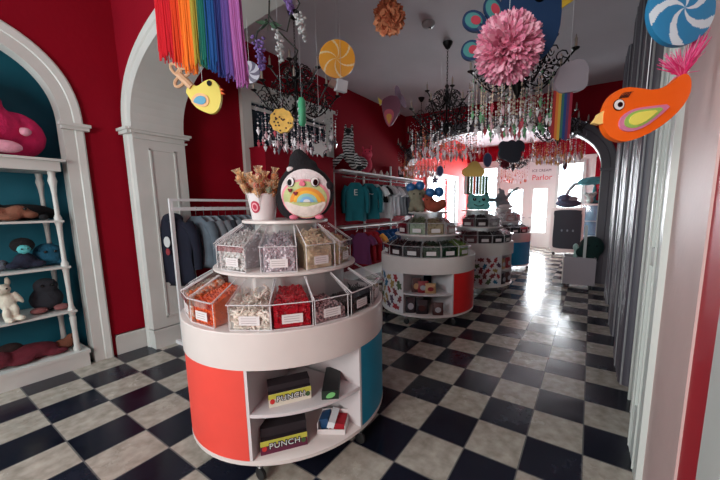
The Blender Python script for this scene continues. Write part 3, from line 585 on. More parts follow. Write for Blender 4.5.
def candy_bin(cl, ang, tier, w, candy, pos, detail=1, scoop=False):
    a = math.radians(ang); low = tier == 'lower'
    R1, R0, z0, hf, ht, Rt = (.585, .375, .836, .13, .222, .43) if low else (.405, .205, 1.088, .14, .243, .262)
    o = thing('candy_bin', (cl[0] + math.cos(a) * R1, cl[1] + math.sin(a) * R1, z0), 'clear candy bin %s' % pos, 'candy bin', 'clear acrylic candy bins', rotz=a)
    L = R1 - R0; wb = w * (.7 if low else .62); Lt = R1 - Rt
    F = [(0, -w / 2, .002), (0, w / 2, .002), (0, w / 2, hf), (0, -w / 2, hf)]
    wt = w + (wb - w) * Lt / L
    S = lambda s: [(0, s * w / 2, .002), (0, s * w / 2, hf), (-Lt, s * wt / 2, ht), (-L, s * wb / 2, ht), (-L, s * wb / 2, .002)]
    b = MB(); b.add(F, [[0, 1, 2, 3]], 0)
    for s in (-1, 1): b.add(S(s), [[0, 1, 2, 3, 4]], 0)
    b.add([S(-1)[4], S(1)[4], S(1)[0], S(-1)[0]], [[0, 1, 2, 3]], 0)
    er = .0022
    for s in (-1, 1): b.tube([F[0] if s < 0 else F[1], F[3] if s < 0 else F[2]], er, 4, mi=1); b.tube([S(s)[1], S(s)[2]], er, 4, mi=1)
    b.tube([F[3], F[2]], er, 4, mi=1); b.tube([F[0], F[1]], er, 4, mi=1)
    b.build('bin_body', [ACRYL, EDGE], o, smooth=0)
    b = MB(); e = .004
    q = [(.012, -w / 2 - e, hf + .002), (.012, w / 2 + e, hf + .002), (-Lt, wt / 2 + e, ht + .006), (-Lt, -wt / 2 - e, ht + .006)]
    b.add(q, [[0, 1, 2, 3]], 0); b.add([q[0], q[1], (.013, w / 2 + e, hf - .03), (.013, -w / 2 - e, hf - .03)], [[0, 1, 2, 3]], 0)
    b.tube([q[0], q[1]], er, 4, mi=1)
    if detail: b.tube([q[0], q[3]], er * .8, 4, mi=1); b.tube([q[1], q[2]], er * .8, 4, mi=1)
    b.build('lid', [ACRYL, EDGE], o, smooth=0)
    b = MB(); b.bb(.002, .004, -w * .25, w * .25, .028, .075)
    if detail:
        for k in range(3): b.bb(.004, .0045, -w * .2, w * .17, .062 - k * .012, .0645 - k * .012, mi=1)
    b.build('price_label', [LABEL, mat('label_ink', (150, 140, 142), .6)], o)
    if not candy: return o
    cn, style, c1, c2, fill, size = candy
    rg = random.Random(int(ang * 7) + int(cl[1] * 31)); mb = MB()
    ff = min(.9, fill) * hf; fb = min(ht * .78, fill * ht); i_ = .012
    hw0 = w / 2 - i_; hw1 = wb / 2 - i_
    x0, x1 = -.012 - size * .3, -L + .02
    v = [(x0, -hw0, .004), (x0, hw0, .004), (x1, hw1, .004), (x1, -hw1, .004), (x0, -hw0, ff), (x0, hw0, ff), (x1, hw1, fb), (x1, -hw1, fb)]
    mb.add(v, [[3, 2, 1, 0], [4, 5, 6, 7], [0, 1, 5, 4], [1, 2, 6, 5], [2, 3, 7, 6], [3, 0, 4, 7]], 0)
    nn = int((170 if detail else 40) * min(1.0, (.02 / size)))
    for _ in range(nn):
        u = rg.random(); q_ = rg.uniform(-1, 1); x = x0 + (x1 - x0) * u * .95; hw = hw0 + (hw1 - hw0) * u - size * .4
        pieces(mb, style, (x, q_ * hw, (ff + (fb - ff) * u) + rg.uniform(-.2, .5) * size), rg, size)
    for _ in range(nn // 2):
        pieces(mb, style, (x0 + size * .1, rg.uniform(-1, 1) * (hw0 - size * .4), rg.uniform(.008, max(.02, ff))), rg, size * .9)
    for _ in range(nn // 3):
        s = rg.choice((-1, 1)); u = rg.random() * .9; hw = hw0 + (hw1 - hw0) * u - size * .2
        pieces(mb, style, (x0 + (x1 - x0) * u, s * hw, rg.uniform(.01, ff + (fb - ff) * u)), rg, size * .8)
    for p in mb.v:
        p.x = max(-L + .012, min(p.x, -.007)); f_ = -p.x / L; hh = (w + (wb - w) * f_) / 2 - .006
        p.y = max(-hh, min(hh, p.y)); top_ = (hf + (ht - hf) * min(1, -p.x / Lt)) - .004; p.z = max(.004, min(p.z, top_))
    c = mb.build('candy_pile', [mat('candy_' + cn.replace(' ', '_') + '_a', c1, .35), mat('candy_' + cn.replace(' ', '_') + '_b', c2, .35)], loc=o.location, rotz=a, smooth=50)
    tag(c, '%s candy in the bin %s' % (cn, pos.replace('of ' + cn, '')), 'candy', kind='stuff')
    return o
C1 = (-1.745, -.585); C2 = (-1.889, 1.854); C3 = (-1.75, 3.56); C4 = (-1.79, 5.66)
cart((*C1, 0), 'nearest round white candy cart with coral and turquoise side panels', -62.8, [TURQ, LAM, GUMP, REDP, CORAL])
cart((*C2, 0), 'second round candy cart with gummy bear pattern left and red panel right', -94, [REDP, LAM, TURQ, LAM, 'gummy'])
cart((*C3, 0), 'third round candy cart, gummy bear pattern panel facing the aisle', -33, [TURQ, LAM, REDP, 'gummy', 'gummy'])
cart((*C4, 0), 'farthest round candy cart with plain blue panel near the far doors', 60, [LAM, CORAL, LAM, BLUEP, BLUEP])
O_ = (226, 92, 20); A = 'on the lower tier of the nearest cart'; B = 'on the upper tier of the nearest cart'
near_low = [(-128, .19, ('pale wrapped', 'wrap', (190, 170, 150), (170, 120, 90), .7, .02), 'hidden at the far left ' + A),
 (-107.5, .19, ('orange and white', 'ball', (220, 110, 50), (220, 190, 170), .9, .017), 'leftmost in view ' + A),
 (-88, .2, ('orange gummy', 'ball', O_, (196, 60, 12), 1.15, .014), 'of orange gummies ' + A),
 (-59.5, .205, ('white string', 'string', (240, 232, 220), (226, 214, 200), .6, .03), 'half full of white strings ' + A),
 (-39.5, .2, ('red gummy', 'cube', (196, 16, 40), (160, 8, 30), .98, .014), 'full of red gummies ' + A),
 (-19.3, .195, ('pale pink', 'ball', (206, 178, 178), (120, 100, 104), .45, .013), 'right of the red gummies ' + A),
 (2, .195, ('dark chocolate', 'ball', (40, 26, 26), (80, 60, 56), .35, .014), 'of dark chocolates ' + A),
 (24, .195, ('black liquorice', 'string', (24, 20, 24), (60, 50, 54), .3, .016), 'rightmost ' + A)]
for a, w, c, p in near_low: candy_bin(C1, a, 'lower', w, c, p)
near_up = [(-124, .19, ('plain white', 'wrap', (210, 208, 206), (200, 196, 190), .8, .02), 'hidden at the left back ' + B),
 (-86, .2, ('plain white', 'wrap', (244, 244, 244), (232, 232, 236), .95, .02), 'of plain white candy ' + B),
 (-47, .185, ('silver wrapped', 'wrap', (176, 170, 176), (236, 230, 236), 1.15, .019), 'of silver wrapped candy ' + B),
 (-14, .185, ('cream twist', 'string', (240, 222, 190), (226, 206, 180), 1.15, .026), 'of cream twists ' + B),
 (17, .17, ('cream and yellow', 'wrap', (210, 190, 150), (214, 206, 196), 1.05, .018), 'rightmost ' + B)]
for a, w, c, p in near_up: candy_bin(C1, a, 'upper', w, c, p)
def ring(c, lowc, upc, where, start_low, start_up, det=0):
    pos = ['leftmost', 'second from left', 'third from left', 'fourth from left', 'fifth from left', 'sixth from left']
    for i, cd in enumerate(lowc): candy_bin(c, start_low + 22.5 * i, 'lower', .222, cd, '%s on the lower tier of the %s' % (pos[i], where), det)
    for i, cd in enumerate(upc): candy_bin(c, start_up + 33 * i, 'upper', .218, cd, '%s on the upper tier of the %s' % (pos[i], where), det)
dk = ('dark brown', 'ball', (46, 26, 30), (26, 18, 22), .8, .022); gn = ('dark green', 'cube', (24, 66, 40), (16, 40, 28), 1.1, .022); gy = ('yellow green', 'cube', (120, 150, 50), (80, 120, 40), 1.0, .022); mr = ('maroon', 'ball', (92, 24, 36), (60, 14, 24), .95, .022); bg = ('beige', 'wrap', (176, 160, 130), (150, 130, 100), .9, .024); pk = ('pink and white', 'ball', (206, 186, 180), (196, 120, 120), .8, .022); pg = ('pale green', 'wrap', (140, 150, 120), (110, 120, 90), .9, .024); bk = ('black', 'ball', (22, 18, 22), (40, 30, 36), .85, .022); wh = ('pale mixed', 'wrap', (190, 186, 186), (150, 130, 130), .9, .024)
ring(C2, [mr, dk, dk, gn, gn, gy], [mr, pg, bg, pk], 'second cart', -128, -117)
ring(C3, [mr, mr, dk, bk, dk, mr], [mr, dk, wh, pk], 'third cart', -105, -95)
ring(C4, [bk, dk, bk, dk, bk], [wh, pk, wh], 'farthest cart', -95, -85)

# things on the shelves of the nearest cart
def candy_box(loc, rz, d, h, front, back, top, label, word=None, hi=.0, wcol=None):
    o = thing('candy_box', loc, label, 'candy box', 'boxes on the nearest cart shelves', rotz=rz)
    x, y = d[0] / 2, d[1] / 2; b = MB()
    b.bb(-x, x, -y, y, 0, h, 0); b.build('carton', [back], o)
    b = MB(); b.bb(-x - .001, x + .001, -y - .002, -y, 0, h); f = b.build('front_panel', front, o)
    if hi:
        b = MB(); b.bb(-x, x, -y + .03, y, h, h + hi); b.build('inner_tray', top, o)
    if word:
        b = MB(); b.bb(-x - .001, x + .001, -y - .0025, -y - .002, h * .62, h); b.build('yellow_band', mat('label_yellow_green', (186, 186, 72), .5), o)
        text(word, 'lettering', o, (.003, -y - .005, h * .55), (PI / 2, 0, 0), h * .56, BLK, .001, space=1.1, off=.0035)
        text(word, 'lettering', o, (.003, -y - .007, h * .56), (PI / 2, 0, 0), h * .56, wcol, .001, space=1.1)
        for sx, cc in ((-.42, (190, 40, 40)), (.42, (60, 90, 50))): MB().prism(ellipse(d[0] * sx, h * .45, .012, .014, 12), -y - .005, -y - .002).build('fruit_picture', mat('fruit%d' % cc[0], cc, .5), o)
    return o
DKB = mat('dark_carton', (34, 26, 32), .7)
candy_box((-1.40, -.915, .4035), math.radians(56), (.215, .11), .072, mat('carton_cream', (206, 202, 186), .6), DKB, DKB, 'cream and yellow PUNCH candy box on the upper shelf of the nearest cart', 'PUNCH', .03, PW)
candy_box((-1.425, -.945, .1455), math.radians(52), (.235, .13), .078, mat('carton_maroon', (86, 18, 52), .6), DKB, DKB, 'maroon and yellow PUNCH candy box on the bottom shelf of the nearest cart', 'PUNCH', .05, PW)
o = candy_box((-1.275, -.71, .4035), math.radians(38), (.09, .26), .05, mat('carton_green_black', (20, 40, 30), .5), mat('carton_black', (14, 16, 20), .5), DKB, 'black carton with green end standing right on the upper cart shelf')
MB().prism(smoothpoly([(-.03, .01), (.0, .045), (.035, .035), (.01, .008)], 2), -.135, -.131).build('leaf_picture', mat('leaf_green', (110, 180, 110), .5), o)
o = thing('display_tray', (-1.27, -.715, .1455), 'white tray with red and blue wrapped sweets on the bottom cart shelf', 'tray', rotz=math.radians(30))
b = MB(); b.bb(-.08, .08, -.06, .06, 0, .006); b.bb(-.08, .08, -.062, -.058, 0, .03); b.bb(-.08, -.076, -.06, .06, 0, .07); b.bb(.076, .08, -.06, .06, 0, .05); b.bb(-.08, .08, .056, .06, 0, .08); b.build('tray_body', LABEL, o)
b = MB(); b.box((.03, 0, .035), (.085, .1, .05), (0, .1, 0)); b.box((.0, .0, .06), (.04, .11, .05), (.2, .3, 0), mi=1); b.box((-.045, .01, .045), (.05, .09, .06), (0, -.2, 0), mi=2)
tag(b.build('wrapped_sweets', [RC, WH, mat('sweet_blue', (30, 70, 110), .4)], loc=o.location, rotz=math.radians(30)), 'red white and blue wrapped sweets inside the white tray', 'candy', kind='stuff')
# shelves of the second and third cart
def pouch(loc, rz, w, h, d, m, m2, label, cat='candy bag', grp=None):
    o = thing('candy_pouch', loc, label, cat, grp, rotz=rz); b = MB()
    prof = [(w * .5, d * .5, 0), (w * .52, d * .55, h * .3), (w * .48, d * .4, h * .7), (w * .5, d * .06, h * .95), (w * .5, d * .05, h)]
    n = 16; vs = []
    for (a, c, z_) in prof:
        for j in range(n): t_ = 2 * PI * j / n; vs.append((a * math.copysign(abs(math.cos(t_)) ** .5, math.cos(t_)), c * math.copysign(abs(math.sin(t_)) ** .7, math.sin(t_)), z_))
    fs = [[i * n + j, i * n + (j + 1) % n, (i + 1) * n + (j + 1) % n, (i + 1) * n + j] for i in range(len(prof) - 1) for j in range(n)] + [list(range(n))[::-1], [(len(prof) - 1) * n + j for j in range(n)]]
    b.add(vs, fs); b.build('pouch_body', m, o, smooth=50)
    b = MB(); b.prism(ellipse(0, h * .45, w * .28, h * .22, 14), -d * .58, -d * .5); b.build('pouch_label', m2, o); return o
GS = 'goods on the second cart shelves'
pm = [mat('pouch_brown', (70, 36, 34), .4), mat('pouch_beige', (176, 140, 100), .5), mat('pouch_dark', (30, 24, 32), .4), mat('pouch_red', (130, 26, 36), .4), mat('pouch_pale', (170, 170, 176), .4)]
for i, (x, y, zz, w, h, a, b2, lab) in enumerate([(-1.80, 1.36, .404, .12, .17, 0, 1, 'dark brown candy bag at left on the upper shelf of the second cart'), (-1.72, 1.38, .404, .13, .14, 3, 4, 'red candy bag in the middle of the second cart upper shelf'), (-1.63, 1.40, .404, .13, .12, 1, 3, 'beige candy bag right on the second cart upper shelf'),
        (-1.86, 1.33, .1455, .13, .19, 2, 4, 'dark candy bag with pale label at left on the second cart bottom shelf'), (-1.72, 1.36, .1455, .15, .17, 2, 0, 'dark candy bag in the middle of the second cart bottom shelf'), (-1.54, 1.42, .1455, .13, .15, 0, 4, 'brown candy bag right on the second cart bottom shelf')]):
    pouch((x, y, zz), math.radians(27), w, h, .06, pm[a], pm[b2], lab, grp=GS)
for x, y, zz, a, lab in [(-1.25, 3.35, .404, 1, 'beige candy bag on the upper shelf of the third cart'), (-1.2, 3.52, .404, 3, 'red candy bag on the upper shelf of the third cart'), (-1.24, 3.38, .1455, 2, 'dark candy bag on the bottom shelf of the third cart'), (-1.2, 3.56, .1455, 0, 'brown candy bag on the bottom shelf of the third cart')]:
    pouch((x, y, zz), math.radians(70), .13, .17, .07, pm[a], pm[4], lab, grp='goods on the third cart shelves')

# on top of the nearest cart: bucket of lollies and penguin plush
TZ = 1.36
bx, by = spot(264, 219, 2.0).x, spot(264, 219, 2.0).y
bu = thing('candy_bucket', (bx, by, TZ), 'white paper bucket with red round emblem on top of the nearest cart', 'bucket')
MB().lathe([(0, 0), (.066, 0), (.068, .004), (.088, .15), (.092, .152), (.092, .158), (.084, .158), (.066, .01), (0, .01)], 36, cap=False).build('bucket_body', mat('bucket_paper', (214, 210, 210), .5), bu)
em = MB(); aa = math.radians(-72)
for (rx, rz, k, mi) in ((.03, .036, .0, 0), (.02, .025, .001, 1), (.012, .016, .002, 0)):
    vs = []
    for ex, ez in ellipse(0, .078, rx, rz, 20): rr = .0765 + (ez - .06) * .14 + .0016 + k; vs.append((rr * math.cos(aa + ex / .078), rr * math.sin(aa + ex / .078), ez))
    em.add(vs, [list(range(20))], mi)
em.build('emblem', [mat('emblem_red', (170, 30, 60), .5), mat('emblem_pink', (220, 150, 160), .5)], bu)
LC = [((226, 110, 40), 'orange'), ((226, 186, 130), 'cream'), ((190, 30, 36), 'red'), ((226, 200, 160), 'pale'), ((50, 140, 150), 'teal'), ((220, 140, 50), 'amber')]
WRAP = clear_mat('cellophane', (246, 226, 200), .2, .1, (246, 226, 196))
rg = random.Random(3); kinds = []
for ci, (rgb, nm) in enumerate(LC):
    me = MB(); me.tube([(0, 0, 0), (0, 0, .2)], .002, 5, mi=0); me.tube([(0, 0, .17), (0, 0, .185), (0, 0, .215), (0, 0, .228)], .012, 8, mi=1)
    kinds.append(me)
adj = ['at the back', 'leaning left', 'leaning right', 'in the middle', 'at the front', 'standing tallest']
k = 0
for i in range(36):
    ci = i % 6; a = rg.uniform(0, 2 * PI); rr = rg.uniform(.0, .05); tilt = rg.uniform(.05, .5) * (1.2 if i % 5 == 0 else 1)
    o = thing('lollipop', (bx + rr * math.cos(a), by + rr * math.sin(a), TZ + .02), '%s cellophane wrapped lollipop in the white bucket' % LC[ci][1], 'lollipop', 'wrapped lollipops in the bucket')
    o.rotation_euler = Vector((math.cos(a) * math.sin(tilt), math.sin(a) * math.sin(tilt), math.cos(tilt))).to_track_quat('Z', 'Y').to_euler()
    L = rg.uniform(.14, .25)
    MB().tube([(0, 0, 0), (0, 0, L)], .0022, 5).build('stick', WH, o)
    MB().ball((0, 0, L), (.016, .016, .019), 8, 6).build('candy_head', mat('lolly_' + LC[ci][1], LC[ci][0], .3), o)
    b = MB(); b.tube([(0, 0, L - .03), (0, 0, L - .012), (0, 0, L + .016), (0, 0, L + .022), (0, 0, L + .045)], 0.0, 6, r1=.0) if 0 else b.lathe([(.004, L - .04), (.019, L - .012), (.019, L + .014), (.006, L + .022), (.026, L + .055)], 7, cap=False); b.build('wrapper', WRAP, o, smooth=0)
P = spot(306, 219, 1.98)
pg_ = thing('penguin_plush', (P.x, P.y, TZ), 'round black penguin plush with rainbow belly on top of the nearest cart', 'plush toy', rotz=.62)
blob('body', [(.0, .03, .165, .178, .12, .172), (-.1, .05, .12, .09, .09, .12), (-.025, .03, .31, .08, .06, .06), (-.03, .03, .36, .065, .05, .055), (-.035, .03, .39, .04, .035, .04), (.02, .03, .33, .06, .04, .04)], fur('penguin_black', (16, 14, 20)), pg_, .012)
def disc_on(name, poly, y, m, parent, dome=.0, bc=(0, 0)):
    b = MB(); n = len(poly); cx = sum(p[0] for p in poly) / n; cz = sum(p[1] for p in poly) / n
    rings = 5; vs = []
    for r_ in range(rings):
        f = 1 - r_ / rings
        for p in poly:
            x, z_ = cx + (p[0] - cx) * f, cz + (p[1] - cz) * f
            rr = ((x - bc[0]) ** 2 + (z_ - bc[1]) ** 2); vs.append((x, y + dome * rr * 14, z_))
    rr = ((cx - bc[0]) ** 2 + (cz - bc[1]) ** 2); vs.append((cx, y + dome * rr * 14, cz))
    base = len(vs)
    for p in poly:
        rr = ((p[0] - bc[0]) ** 2 + (p[1] - bc[1]) ** 2); vs.append((p[0], y + dome * rr * 14 + .02, p[1]))
    fs = [[r_ * n + i, r_ * n + (i + 1) % n, (r_ + 1) * n + (i + 1) % n, (r_ + 1) * n + i] for r_ in range(rings - 1) for i in range(n)]
    fs += [[(rings - 1) * n + i, (rings - 1) * n + (i + 1) % n, base - 1] for i in range(n)] + [[i, (i + 1) % n, base + (i + 1) % n, base + i] for i in range(n)]
    b.add(vs, fs); return b.build(name, m, parent, smooth=60)
BC_ = (.02, .155); dm = .13
face = disc_on('face', ellipse(.02, .157, .142, .14, 40), -.118, fur('penguin_white', (208, 200, 200)), pg_, dm, BC_)
disc_on('pink_muzzle', [(.02 + .137 * math.cos(t_), .14 + .13 * math.sin(t_) * (.75 if math.sin(t_) > 0 else 1)) for t_ in [2 * PI * i / 32 for i in range(32)]], -.122, fur('penguin_pink', (214, 140, 150)), pg_, dm, BC_)
disc_on('belly', [(.02 + .125 * math.cos(t_), .13 + .115 * math.sin(t_) * (.82 if math.sin(t_) > 0 else 1)) for t_ in [2 * PI * i / 32 for i in range(32)]], -.126, fur('penguin_green', (176, 186, 130)), pg_, dm, BC_)
for i, (r_, rgb) in enumerate(((.1, (216, 140, 60)), (.078, (224, 170, 60)), (.058, (140, 190, 180)), (.038, (120, 170, 210)), (.02, (205, 206, 206)))):
    poly = [(.035 + r_ * math.cos(PI * j / 18), .105 + r_ * .85 * math.sin(PI * j / 18)) for j in range(19)]
    disc_on('rainbow_band', poly, -.129 - i * .002, mat('rainbow_felt%d' % i, rgb, .9), pg_, dm, BC_)
disc_on('cream_belly', [(.02 + .118 * math.cos(t_), .108 + .088 * math.sin(t_)) for t_ in [-PI + PI * i / 24 for i in range(25)]], -.132, fur('penguin_cream', (208, 198, 190)), pg_, dm, BC_)
for s, x in ((-1, -.058), (1, .082)):
    e = disc_on('eye', ellipse(x, .22, .0235, .0285, 18), -.132, EYE, pg_, dm, BC_); disc_on('eye_white', ellipse(x, .221, .0215, .0265, 18), -.134, EYEW, e, dm, BC_); disc_on('pupil', ellipse(x + .004 * s, .217, .013, .019, 14), -.137, EYE, e, dm, BC_)
for x, z_ in ((-.06, .19 - .02), (-.028, .152)): disc_on('heart', smoothpoly([(x - .014, z_ + .008), (x - .007, z_ + .014), (x, z_ + .006), (x + .007, z_ + .014), (x + .014, z_ + .008), (x, z_ - .014)], 1), -.139, mat('heart_red', (120, 16, 40), .8), pg_, dm, BC_)
disc_on('beak', smoothpoly([(-.01, .205), (.012, .235), (.034, .205), (.012, .192)], 1), -.14, fur('beak_pink', (206, 110, 130)), pg_, dm, BC_)
blob('ear', [(.155, -.06, .2, .03, .035, .035)], fur('penguin_black', (16, 14, 20)), pg_)
blob('crest_tip', [(-.075, -.01, .3, .03, .03, .022)], fur('penguin_white', (208, 200, 200)), pg_)
for x in (-.05, .1): blob('foot', [(x, -.1, .018, .032, .03, .018)], fur('beak_pink', (206, 110, 130)), pg_)

# on top of the second cart
G4 = 'round blue lollipops standing on the second cart'
base2 = Vector((C2[0], C2[1], TZ))
for i, (px, py, d) in enumerate(((411, 188, 4.0), (420, 186, 4.05), (430, 193, 3.95), (439, 192, 4.0))):
    q = spot(px, py, d); zz = q.z - TZ
    o = thing('ball_lollipop', (q.x, q.y, TZ), 'round blue ball on a stick, %s from left on the second cart' % names[i], 'lollipop', G4)
    MB().ball((0, 0, zz), .062, 16, 10).build('ball', mat('balloon_blue', (44, 100, 156), .3), o); MB().tube([(0, 0, 0), (0, 0, zz)], .004, 5).build('stick', WH, o)
q = spot(435, 180, 4.05); o = thing('star_flower', (q.x, q.y, TZ), 'dark purple star shaped pick above the blue balls', 'decoration'); zz = q.z - TZ
b = MB(); st = [(math.sin(PI * i / 5) * (.055 if i % 2 == 0 else .026), zz + math.cos(PI * i / 5) * (.055 if i % 2 == 0 else .026)) for i in range(10)]; b.prism(st, -.01, .01); b.build('star', mat('plum', (50, 26, 60), .5), o); MB().tube([(0, 0, 0), (0, 0, zz)], .004, 5).build('stick', WH, o)
q = spot(417, 212, 3.95); pl('lamb_plush', (q.x, q.y, TZ), .5, 'shaggy grey beige plush sitting on top of the second cart', [('body', 'shaggy_beige', (128, 124, 106), [(0, 0, .09, .1, .09, .09), (-.01, -.01, .2, .09, .08, .08), (-.08, 0, .23, .04, .03, .04), (.07, 0, .24, .04, .03, .04), (-.07, -.06, .04, .04, .05, .04), (.06, -.06, .04, .04, .05, .04)])], [(-.04, -.085, .22), (.03, -.085, .22)], .009, group='plush toys on the second cart')
q = spot(434, 212, 3.9); pl('bear_plush', (q.x, q.y, TZ), .5, 'rust brown plush lying right on top of the second cart', [('body', 'rust', (136, 62, 44), [(0, 0, .07, .12, .08, .07), (-.06, -.01, .13, .07, .06, .06), (-.1, 0, .19, .025, .02, .03), (.1, 0, .1, .05, .05, .06)])], [(-.09, -.06, .15), (-.04, -.07, .15)], .008, group='plush toys on the second cart')
# on top of the third cart: teal monster basket
q = spot(479, 212, 5.35)
o = thing('monster_plush', (C3[0] + .02, C3[1] - .02, TZ), 'square teal smiling monster plush on top of the third cart', 'plush toy', rotz=.4)
blob('body', [(0, 0, .13, .17, .12, .13), (-.11, 0, .19, .08, .09, .08), (.11, 0, .19, .08, .09, .08), (-.12, 0, .07, .08, .09, .07), (.12, 0, .07, .08, .09, .07), (-.14, 0, .27, .03, .03, .04), (.14, 0, .27, .03, .03, .04)], fur('monster_teal', (110, 184, 184)), o, .015)
eyes(o, [(-.08, -.125, .18), (.07, -.125, .18)], .028, True)
b = MB(); b.tube([(-.09, -.135, .1), (-.04, -.15, .07), (.03, -.15, .07), (.08, -.135, .1)], .006, 5); b.build('smile', EYE, o)
blob('nose', [(0, -.14, .14, .025, .015, .02)], fur('monster_dark', (40, 90, 96)), o)
# top of the farthest cart: grey octopus like plush
o = thing('octopus_plush', (C4[0], C4[1] - .05, TZ), 'grey plush with two raised arms on top of the farthest cart', 'plush toy', rotz=.4)
blob('body', [(0, 0, .1, .17, .12, .1), (-.05, 0, .26, .11, .1, .1), (-.26, 0, .2, .14, .06, .05), (-.02, 0, .36, .05, .05, .08), (.12, 0, .3, .035, .035, .12, (0, .6, 0)), (.24, 0, .42, .03, .03, .1, (0, 1.0, 0)), (-.08, 0, .42, .035, .03, .06, (0, -.4, 0))], fur('dusty_grey', (120, 128, 132)), o, .017)
blob('fin', [(.31, 0, .47, .05, .02, .015), (.29, 0, .42, .05, .02, .015)], fur('dusty_grey', (120, 128, 132)), o)
o = MB(); o.ball((0, 0, .05), (.16, .1, .05), 14, 8); tag(o.build('folded_blanket', fur('pale_pink_grey', (196, 184, 184)), loc=(C4[0] + .1, C4[1] - .2, TZ)), 'pale folded plush blanket beside the grey plush on the farthest cart', 'blanket')

# ------------------------------------------------------------------ chandeliers
def strandmesh(n, colmats, drop, seed):
    rg = random.Random(seed); b = MB(); z = 0
    b.tube([(0, 0, 0), (0, 0, -n * .0175)], .0012, 3, mi=0)
    while z > -(n - 1) * .0175:
        r_ = rg.choice((.007, .009, .012)); b.octa((0, 0, z - r_), r_, r_ * 1.1, mi=0 if rg.random() < .7 else 1); z -= 2.2 * r_ + rg.choice((.0, .012, .022))
    z = min(z, -n * .0175); b.octa((0, 0, z - .01), .014, .012, mi=1); z -= .024; b.octa((0, 0, z - .012), drop * .42, drop * .5, mi=1, low=drop); return b
def chandelier(x, y, ztop, zbot, Rr, label, palette, nstr=34, arms=8, dark=BLACKM, lens=(5, 9, 13)):
    H_ = ztop - zbot
    t = thing('chandelier', (x, y, CZ), label, 'chandelier', 'black crystal chandeliers')
    MB().lathe([(.0, 0), (.065, 0), (.06, -.02), (.03, -.07), (.008, -.085), (0, -.085)], 20, cap=False).build('canopy', dark, t)
    b = MB(); dz = CZ - ztop; n = max(3, int(dz / .04))
    for i in range(n): z_ = -.08 - (dz - .08) * (i + .5) / n; b.M = Matrix.Translation((0, 0, z_)) @ Matrix.Rotation((i % 2) * PI / 2, 4, 'Z'); b.tube([(.009 * math.cos(q_), 0, (dz / n) * .62 * math.sin(q_)) for q_ in [2 * PI * k / 8 for k in range(8)]], .0028, 4, closed=True)
    b.build('chain', dark, t)
    zt = ztop - CZ
    MB().lathe([(.004, zt), (.03, zt - .03), (.012, zt - .07), (.02, zt - .12), (.05, zt - .16), (.05, zt - .2), (.014, zt - .24), (.014, zt - H_ * .45), (.045, zt - H_ * .52), (.06, zt - H_ * .57), (.03, zt - H_ * .63), (.006, zt - H_ * .68)], 16).build('stem', dark, t)
    am = cm = fm = None
    for tier, (rr, za, na, ph) in enumerate(((Rr, zt - H_ * .5, arms, 0), (Rr * .58, zt - H_ * .24, arms // 2 + 1, .3))):
        me = MB(); pts = [(.02 + rr * .97 * f, 0, za - .09 * math.sin(PI * 1.25 * f) * (rr / .35) + .05 * f * f) for f in [i / 12 for i in range(13)]]
        me.tube(pts, .0085, 6); e = pts[-1]; me.lathe([(.004, -.01), (.03, .004), (.034, .012), (.01, .012)], 10, (e[0], 0, e[2]))
        c = [(rr * .55 + .055 * math.cos(q_) * (1 - q_ / 14), 0, za - .02 + .055 * math.sin(q_) * (1 - q_ / 14)) for q_ in [k * .6 for k in range(12)]]; me.tube(c, .006, 5)
        me.tube([(rr * .25, 0, za - .05), (rr * .5, 0, za + .07), (rr * .8, 0, za + .02)], .005, 5)
        for i in range(na):
            a = 2 * PI * i / na + ph
            if i == 0: o = me.build('arm', dark, t); arm0 = o.data
            else: o = bpy.data.objects.new('arm', arm0); COL.objects.link(o); o.parent = t
            o.rotation_euler = (0, 0, a)
            if i == 0: cb = MB().lathe([(.011, 0), (.011, .075), (.006, .082), (.004, .1), (.0, .112)], 8, (e[0], 0, e[2] + .012)).build('candle', mat('candle_sleeve', (150, 138, 128), .5), o); c0 = cb.data
            else: cb = bpy.data.objects.new('candle', c0); COL.objects.link(cb); cb.parent = o
    # curled iron leaves and dark swags
    b = MB()
    for i in range(arms * 2):
        a = PI * i / arms + .2; ca, sa = math.cos(a), math.sin(a)
        for (r0_, zc, R_) in ((Rr * .45, zt - H_ * .34, .07), (Rr * .8, zt - H_ * .43, .055), (Rr * .25, zt - H_ * .16, .06)):
            b.tube([(ca * (r0_ + R_ * math.cos(q_) * (1 - q_ / 9)), sa * (r0_ + R_ * math.cos(q_) * (1 - q_ / 9)), zc + R_ * math.sin(q_) * (1 - q_ / 9)) for q_ in [k * .7 for k in range(10)]], .0055, 4)
        for k in range(6): b.octa((ca * Rr * (.3 + .11 * k), sa * Rr * (.3 + .11 * k), zt - H_ * (.4 + .02 * k)), .014, .018)
    b.build('scrollwork', dark, t)['kind'] = 'stuff'
    b = MB()
    for i in range(arms):
        a0_, a1_ = 2 * PI * i / arms, 2 * PI * (i + 1) / arms
        for k in range(9):
            f = k / 8; a = a0_ + (a1_ - a0_) * f; b.octa((Rr * math.cos(a), Rr * math.sin(a), zt - H_ * .5 - .02 - .09 * math.sin(PI * f)), .0075, .0075)
        for k in range(7):
            f = k / 6; r_ = .04 + (Rr * .58 - .04) * f; b.octa((r_ * math.cos(a0_), r_ * math.sin(a0_), zt - .08 - (H_ * .2) * f - .05 * math.sin(PI * f)), .007, .007)
    b.build('bead_swag', CRY, t, smooth=0)['kind'] = 'stuff'
    rg = random.Random(int(abs(x) * 100)); md = []
    for ci, (m1, m2) in enumerate(palette):
        for L_ in lens: md.append(strandmesh(L_, None, rg.uniform(.034, .056), ci * 5 + L_).build('bead_strand', [m1, m2], t, smooth=0))
    used = set()
